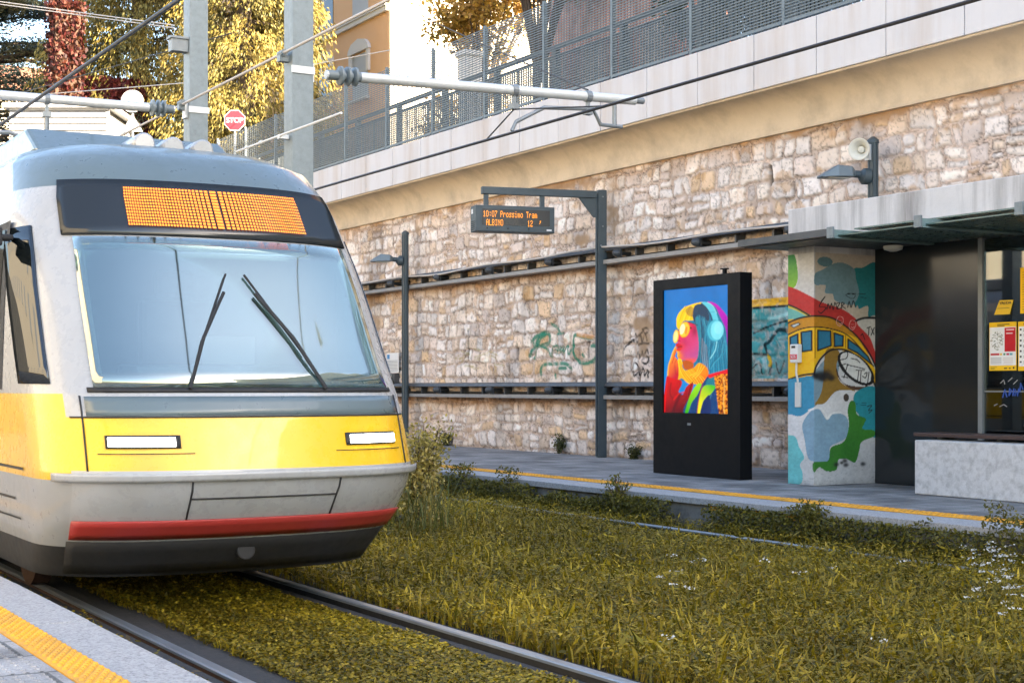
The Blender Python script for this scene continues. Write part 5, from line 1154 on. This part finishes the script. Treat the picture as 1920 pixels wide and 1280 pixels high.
# cedar with flat tiers
def cedar(x, y, z0, z1, rad, lab):
    root = empty('cedar_tree', (x, y, z0), lab, 'tree'); CC, DD, KK, limbs = [], [], [], []
    for k in range(150):
        f = rng.random(); z = z0+2.0+(z1-z0-2)*f; L = rad*(1-f*.75)*rng.uniform(.55, 1.1); an = rng.uniform(0, 2*math.pi); dirv = np.array((math.cos(an), math.sin(an), 0)); side_ = np.array((-dirv[1], dirv[0], 0))
        n = 1300; s = .22+.78*rng.random(n)**.7; lump = vnoise(s*9+k, np.full(n, k*1.7), 71, 2)
        w_ = .34*L*(1.1-s)*rng.uniform(-1, 1, n); p = np.array((x, y, 0))+dirv*(s*L)[:, None]+side_*w_[:, None]; p[:, 2] = z+.12*L*s-.10*L*s**2+.12*rng.normal(size=n)-.15*np.abs(w_)/L; keep = lump > .36
        p = p[keep]; m_ = len(p); dd = np.stack([rng.normal(size=m_), rng.normal(size=m_), rng.uniform(-.1, .7, m_)], 1)
        base = np.array([(.035, .055, .045), (.05, .07, .05), (.03, .045, .04), (.12, .11, .05)][rng.integers(4)])
        CC.append(p); DD.append(dd); KK.append(base[None]*rng.uniform(.7, 1.4, (m_, 1))); limbs.append(((x, y, z-.1), tuple(np.array((x, y, z+.02*L))+dirv*L*.85), .08))
    trunk(root, x, y, z0, z1, .45, .08, limbs); c, d, k_ = np.concatenate(CC), np.concatenate(DD), np.concatenate(KK); n = len(c)
    leaves_obj('crown', c, d, rng.uniform(.09, .2, n), rng.uniform(.035, .07, n), k_, root)
p = at_depth(-60, 300, 52); cedar(p.x, p.y, ZS, 20, 9.0, 'dark blue green cedar with layered branches at the far left')
# leafy trees behind the fence
def broadleaf(x, y, z0, zc, rad, hz_, n, cols, lab, name='leafy_tree', size=(.10, .2), nb=46, cat='tree'):
    root = empty(name, (x, y, z0), lab, cat); CC, KK, limbs = [], [], []
    for k in range(nb):
        v = rng.normal(size=3); v /= np.linalg.norm(v); r_ = rng.random()**.4; c = np.array((x, y, zc))+v*np.array((rad, rad, hz_))*r_; m_ = n//nb
        q = rng.normal(size=(m_, 3))*np.array((.5, .5, .33))*rad*.33+c; base = np.array(cols[rng.integers(len(cols))]); CC.append(q); KK.append(base[None]*rng.uniform(.65, 1.35, (m_, 1)))
        if k % 2 == 0: limbs.append(((x, y, z0+(zc-z0)*.5), tuple(c), .05))
    trunk(root, x, y, z0, zc+hz_*.4, .13, .04, limbs); c, k_ = np.concatenate(CC), np.concatenate(KK); m_ = len(c)
    leaves_obj('crown', c, rng.normal(size=(m_, 3)), rng.uniform(*size, m_), rng.uniform(size[0]*.6, size[1]*.6, m_), k_, root); return root
autumn = [(.33, .19, .025), (.27, .14, .025), (.19, .13, .025), (.38, .24, .05)]
p = at_depth(905, 60, 41); broadleaf(p.x, p.y, ZS, p.z+.8, 1.5, 1.7, 5200, autumn, 'golden autumn tree against the sunlit wall behind the fence')
p = at_depth(1010, 10, 36); broadleaf(p.x, p.y, ZS, p.z+.9, 1.1, .9, 3800, [(.20, .11, .04), (.16, .10, .03), (.13, .11, .03)], 'brown leaved tree over the brick house')
p = at_depth(690, 150, 44); broadleaf(p.x+2.5, p.y-1.2, ZS, 9.0, 1.3, .9, 1500, autumn, 'sparse yellow shrub at the foot of the sunlit wall', 'yellow_shrub', cat='shrub')
for u, z, d_, lab in ((1345, 8.3, 26, 'dark green shrub behind the fence beside the brick house'), (1430, 8.0, 24, 'dense dark shrub behind the fence further right'), (1540, 7.6, 22, 'dark shrub with yellow tips behind the fence at the top right')):
    p = at_depth(u, 60, d_); broadleaf(p.x, p.y, ZS, z, 1.0, 1.3, 3600, [(.03, .045, .02), (.05, .06, .02), (.09, .09, .025)], lab, 'dark_shrub', (.08, .15), cat='shrub')
# creeper covered pier and wall
def creeper(lab, name, lo, hi, n, cat):
    root = empty(name, tuple(lo), lab, cat); lo, hi = np.array(lo), np.array(hi)
    mb = MB(); mb.box(lo[0], hi[0], lo[1], hi[1], lo[2], hi[2]); mb.build('masonry', M['rust'], root)
    f = rng.integers(0, 5, n); p = lo+(hi-lo)*rng.random((n, 3)); 
    for k, (ax, v) in enumerate(((0, lo[0]), (0, hi[0]), (1, lo[1]), (1, lo[1]), (2, hi[2]))): s = f == k; p[s, ax] = v
    p += rng.normal(size=(n, 3))*.08; d = rng.normal(size=(n, 3)); d[:, 2] = -np.abs(d[:, 2])-.6
    cols = .36*np.array([(.20, .03, .03), (.14, .025, .025), (.26, .05, .03), (.10, .02, .02), (.16, .06, .02), (.32, .09, .05)]); leaves_obj('creeper_leaves', p, d, rng.uniform(.09, .19, n), rng.uniform(.07, .13, n), cols[rng.integers(0, 6, n)], root)
a_ = at_depth(122, 15, 44); creeper('tall pier covered in dark red creeper at the upper left', 'creeper_pier', (a_.x-.36, a_.y-.36, ZS), (a_.x+.36, a_.y+.36, a_.z), 8000, 'pier')
a_, b_ = at_depth(104, 146, 44.8), at_depth(300, 160, 44.8); root = None
L_ = (b_-a_); L_.z = 0
nseg = 1; cx, cy_ = (a_.x+b_.x)/2, (a_.y+b_.y)/2
def creeper_wall():
    root = empty('creeper_wall', (cx, cy_, ZS), 'low garden wall under dark red creeper beside the tall creeper pier', 'wall'); ax = L_.normalized(); ay = Vector((-ax.y, ax.x, 0)); f = Fr((a_.x, a_.y, 0), ax, ay); zt = a_.z-.1
    mb = MB(); mb.box(0, L_.length, 0, .5, ZS, zt, f); mb.build('masonry', M['rust'], root); n = 12000
    s = rng.random(n)*L_.length; z = ZS+2+(zt-ZS-2)*rng.random(n)**.8+.1; y_ = rng.uniform(-.15, .05, n); tp = rng.random(n) < .25; z[tp] = zt+rng.normal(size=tp.sum())*.08; y_[tp] = rng.uniform(-.1, .5, tp.sum())
    zmax = zt+.12-.35*(s/L_.length)**2; z = np.minimum(z, zmax+rng.normal(size=n)*.05)
    p = np.array(f.o)[None]+s[:, None]*np.array(ax)+y_[:, None]*np.array(ay); p[:, 2] = z; d = rng.normal(size=(n, 3)); d[:, 2] = -np.abs(d[:, 2])-.6
    cols = .5*np.array([(.20, .025, .03), (.14, .02, .025), (.24, .04, .03), (.10, .02, .02), (.34, .08, .05)]); leaves_obj('creeper_leaves', p, d, rng.uniform(.09, .19, n), rng.uniform(.07, .13, n), cols[rng.integers(0, 5, n)], root)
creeper_wall()

# ---- grass field (one mass: blades, plantain leaves, clover)
def visible(D, t, m=760):
    x = D*CT-t*ST; y = D*ST+t*CT; u = 960+F*x/np.maximum(y, .1); return (y > 4.5) & (u > -m) & (u < 1920+m)
FA, FB = t_at(1530, 8.78), t_at(1195, 8.78)
def far_open(t): return (t > FA) & (t < FB) & (vnoise(t*1.7, t*0, 82, 2) > .40)
def field(n, d0, d1, t0, t1, fall=14.0):
    D = rng.uniform(d0, d1, n); t = rng.uniform(t0, t1, n); y = D*ST+t*CT; k = visible(D, t) & (rng.random(n) < np.clip((9.0/np.maximum(y, 1))**1.1, 0, 1))
    # leave the rails and the asphalt strips open
    for a, b in ((2.40, 2.76), (3.90, 4.19)):
        e_ = .09*(vnoise(t*2.2, D*0+a, 81, 3)-.5); k &= ~((D > a+e_) & (D < b+e_))
    k &= ~((np.abs(D-8.78) < .05) & far_open(t))
    return D[k], t[k]
GV, GQ, GT, GC = [], [], [], []; nv = 0
def add(V, q, t_, c):
    global nv
    GV.append(V); GC.append(c)
    if q is not None: GQ.append(q+nv)
    if t_ is not None: GT.append(t_+nv)
    nv += len(V)
olive = np.array((1.42, 1.34, .95))*np.array([(.150, .115, .008), (.195, .148, .010), (.095, .082, .008), (.24, .18, .016), (.055, .052, .008), (.28, .21, .035), (.115, .08, .010)])
def hfac(D, t):
    h = .55+.9*vnoise(D*1.1, t*1.1, 83, 3); h *= np.where((D > 2.8) & (D < 3.9), .60, 1.0); h *= np.where((D < 2.4), .55, 1); h *= 1-.72*sstep(8.25, 8.55, D)*(D < 8.8)*far_open(t); h *= 1-.80*sstep(3.35, 3.85, D)*(D < 4.0); h *= np.where((D > 2.7) & (D < 3.0), .7, 1); h *= 1-.5*sstep(2.15, 2.4, D)*(D < 2.5); h *= 1+.9*sstep(8.75, 9.1, D)*vnoise(D*2, t*1.5, 84, 2); return h
def blades(n, d0, d1, hmean, wmean):
    D, t = field(n, d0, d1, 1.5, 34); m_ = len(D); h = hmean*hfac(D, t)*rng.uniform(.45, 1.35, m_); an = rng.uniform(0, 2*np.pi, m_); w = wmean*rng.uniform(.6, 1.5, m_)
    lean = h*rng.uniform(.15, .95, m_); dx, dy = np.cos(an), np.sin(an); sx, sy = -dy*w/2, dx*w/2; P = lambda f, g, hh, s: np.stack([D+dx*lean*g+sx*f*s, t+dy*lean*g+sy*f*s, h*hh-.03], 1)
    V = np.stack([P(1, 0, 0, 1), P(-1, 0, 0, 1), P(-1, .35, .6, 1), P(1, .35, .6, 1), P(0, 1, .95, 0)], 1).reshape(-1, 3); b = np.arange(m_)*5
    c = olive[rng.choice(7, m_, p=[.24, .22, .18, .12, .12, .06, .06])]*rng.uniform(.7, 1.3, (m_, 1))*(.45+1.1*vnoise(D*1.3, t*1.3, 85, 4))[:, None]
    add(V, np.stack([b, b+1, b+2, b+3], 1), np.stack([b+3, b+2, b+4], 1), np.repeat(c, 5, 0))
def leaves(n, d0, d1, ln, wd, zmul, flat):
    D, t = field(n, d0, d1, 1.5, 34); m_ = len(D); z = zmul*hfac(D, t)*rng.uniform(.2, 1.1, m_)
    d = np.stack([rng.normal(size=m_), rng.normal(size=m_), rng.uniform(-.2, 1.0, m_)*flat], 1); d = unit(d); up = np.tile(np.array((0, 0, 1.0)), (m_, 1))+rng.normal(size=(m_, 3))*.35; nrm = unit(np.cross(d, up)); l = ln*rng.uniform(.6, 1.4, m_)
    V, q = leaf_quads(np.stack([D, t, z-.02], 1), d, nrm, l, wd*rng.uniform(.7, 1.3, m_)); c = olive[rng.choice(7, m_, p=[.26, .22, .18, .14, .12, .04, .04])]*rng.uniform(.7, 1.3, (m_, 1))*(.45+1.1*vnoise(D*1.3, t*1.3, 85, 4))[:, None]
    add(V, q, None, np.repeat(c, 4, 0))
blades(260000, 1.9, 9.17, .095, .0075); blades(30000, 4.2, 7.6, .15, .010)
leaves(820000, 1.9, 9.17, .024, .019, .105, .45); leaves(48000, 4.1, 9.17, .085, .020, .12, 1.2); leaves(200000, 2.5, 4.1, .026, .023, .075, .35)
# creepers hanging over the edge of the far platform
D = 8.98+rng.random(70000)*.23; t = rng.uniform(4, 34, 70000); z = rng.random(70000)**1.1*.52*vnoise(t*1.6, D*0, 86, 3)*1.25; k = visible(D, t) & (vnoise(t*.9, D*0+3, 87, 3) > .30) & ((z < .27) | (vnoise(t*2.3, D*0+1, 89, 2) > .6)); D, t, z = D[k], t[k], z[k]; m_ = len(D)
V, q = leaf_quads(np.stack([D, t, z], 1), unit(rng.normal(size=(m_, 3))), unit(rng.normal(size=(m_, 3))), rng.uniform(.02, .05, m_), rng.uniform(.015, .035, m_)); add(V, q, None, np.repeat(np.array([(.11, .10, .014), (.16, .135, .017), (.08, .077, .014)])[rng.integers(0, 3, m_)]*rng.uniform(.6, 1.3, (m_, 1)), 4, 0))
g = np_mesh('grass', np.concatenate(GV), np.concatenate(GQ), np.concatenate(GT), np.concatenate(GC), M['grassleaf']); g['kind'] = 'stuff'; tag(g, 'olive green grass, clover and plantain growing over the tram tracks', 'grass')
# white flower heads scattered in the grass
FV, FQ, FC = [], [], []; nn = 0
spots = [(1878+rng.normal()*36, 1045+rng.normal()*50) for _ in range(46)]+[(1262, 1040), (1300, 1052), (1318, 1048), (1270, 1070), (1500, 1072), (1560, 1062), (1240, 1080), (1690, 1050), (1290, 1100), (1260, 1095)]+[(rng.uniform(1150, 1900), rng.uniform(1030, 1230)) for _ in range(7)]
for u, v in spots:
    zz_ = .20+rng.uniform(-.03, .05); dpt = F*(EYE-zz_)/(v-HY)
    if dpt < 5: continue
    c = np.array(at_depth(u, v, dpt)); k = 9; o_ = rng.normal(size=(k, 3))*np.array((.022, .022, .006)); cc = c+o_
    V, q = leaf_quads(cc, unit(np.stack([rng.normal(size=k), rng.normal(size=k), np.zeros(k)], 1)), unit(rng.normal(size=(k, 3))+np.array((0, 0, .1))), np.full(k, .017), np.full(k, .015)); FV.append(V); FQ.append(q+nn); nn += len(V); FC.append(np.tile((.62, .62, .60), (len(V), 1)))
    st_ = np.array([c+(-.002, 0, 0), c+(.002, 0, 0), c+(.02, .01, -zz_), c+(.016, .01, -zz_)]); FV.append(st_); FQ.append(np.array([[0, 1, 2, 3]])+nn); nn += 4; FC.append(np.tile((.12, .11, .03), (4, 1)))
o = np_mesh('wildflowers', np.concatenate(FV), np.concatenate(FQ), None, np.concatenate(FC), M['grassleaf']); o['kind'] = 'stuff'; tag(o, 'tiny white wildflower heads scattered through the grass', 'flowers')
# shrub and tall grass beside the tram
def weed(x, y, z0, h, n, spread, cols, lab, name='weed', cat='weed', size=(.025, .06), stems=9, group=None):
    root = empty(name, (x, y, z0), lab, cat, group); mb = MB(); C_, K_ = [], []
    for k in range(stems):
        an = rng.uniform(0, 6.28); e = np.array((x+spread*math.cos(an)*rng.uniform(.2, 1), y+spread*math.sin(an)*rng.uniform(.2, 1), z0+h*rng.uniform(.6, 1))); b = np.array((x, y, z0)); mb.tube([b, (b+e)/2+np.array((0, 0, h*.08)), e], [.008, .006, .003], 5)
        m_ = n//stems; f = rng.random(m_)**.7; p = b+(e-b)*f[:, None]+rng.normal(size=(m_, 3))*.22*spread*np.array((1, 1, .8)); C_.append(p); K_.append(np.array(cols[rng.integers(len(cols))])[None]*rng.uniform(.7, 1.3, (m_, 1)))
    mb.build('stems', M['bark'], root); c, k_ = np.concatenate(C_), np.concatenate(K_); c[:, 2] = np.maximum(c[:, 2], z0+.01); m_ = len(c)
    leaves_obj('leaves', c, rng.normal(size=(m_, 3)), rng.uniform(*size, m_), rng.uniform(size[0]*.5, size[1]*.5, m_), k_, root, 'grassleaf')
p = at_depth(785, 900, 15.2); weed(p.x, p.y, 0, 1.12, 3600, .36, [(.50, .38, .09), (.40, .31, .07), (.24, .21, .05), (.55, .44, .16)], 'tall pale yellow shrub beside the front corner of the tram', 'yellow_shrub', 'shrub', (.03, .07), 16)
p = at_depth(800, 900, 14.2); root = empty('tall_grass_tuft', (p.x, p.y, 0), 'arching tuft of tall green grass between the tram and the far platform', 'grass tuft'); n = 90
an = rng.uniform(0, 6.28, n); h = rng.uniform(.3, .62, n); sp_ = rng.uniform(.1, .5, n); V = []; T = []
for k in range(n):
    dx, dy = math.cos(an[k]), math.sin(an[k]); ox, oy = rng.normal()*.15, rng.normal()*.15; pts = [(0, 0), (.25, .6), (.6, .95), (1, .80)]
    for f, z in pts: V += [(p.x+ox+dx*sp_[k]*f-dy*.005*(1.1-f), p.y+oy+dy*sp_[k]*f+dx*.005*(1.1-f), h[k]*z), (p.x+ox+dx*sp_[k]*f+dy*.005*(1.1-f), p.y+oy+dy*sp_[k]*f-dx*.005*(1.1-f), h[k]*z)]
    T += [[k*8+2*j, k*8+2*j+1, k*8+2*j+3, k*8+2*j+2] for j in range(3)]
np_mesh('blades', np.array(V), np.array(T), None, np.repeat(np.array([(.10, .12, .03), (.14, .14, .03), (.20, .17, .05)])[rng.integers(0, 3, n)], 8, 0), M['grassleaf'], root)
for u, h, lab in ((1048, .34, 'small green weed at the wall foot left of the display post'), (1187, .20, 'low green weed at the wall foot beside the kiosk'), (836, .24, 'small weed at the wall foot behind the yellow shrub')):
    weed(13.28, t_at(u, 13.28), PZ, h, 420, .16, [(.06, .075, .02), (.09, .09, .025)], lab, group='weeds along the wall foot', size=(.03, .06))
for u, v, h, lab in ((1158, 905, .26, 'upright weed poking over the platform edge'), (1520, 940, .22, 'leafy weed against the platform face near the shelter')):
    D = 9.08; weed(D, t_at(u, D), .05, h+.15, 420, .14, [(.12, .115, .025), (.16, .14, .025)], lab, group='weeds along the platform edge', size=(.03, .06))
# fallen leaves and grit along the near platform edge and asphalt strips
n = 900; D = np.where(rng.random(n) < .7, rng.uniform(1.9, 2.36, n), rng.uniform(4.08, 4.3, n)); t = rng.uniform(2, 16, n); V, q = leaf_quads(np.stack([D, t, .01+rng.random(n)*.05], 1), unit(rng.normal(size=(n, 3))*np.array((1, 1, .3))), unit(rng.normal(size=(n, 3))*np.array((1, 1, .3))), rng.uniform(.03, .06, n), rng.uniform(.02, .035, n))
o = np_mesh('fallen_leaves', V, q, None, np.repeat(np.array([(.30, .17, .02), (.20, .10, .02), (.12, .10, .02), (.07, .05, .02)])[rng.integers(0, 4, n)], 4, 0), M['grassleaf']); o['kind'] = 'stuff'; tag(o, 'fallen yellow and brown leaves along the rails', 'leaves')
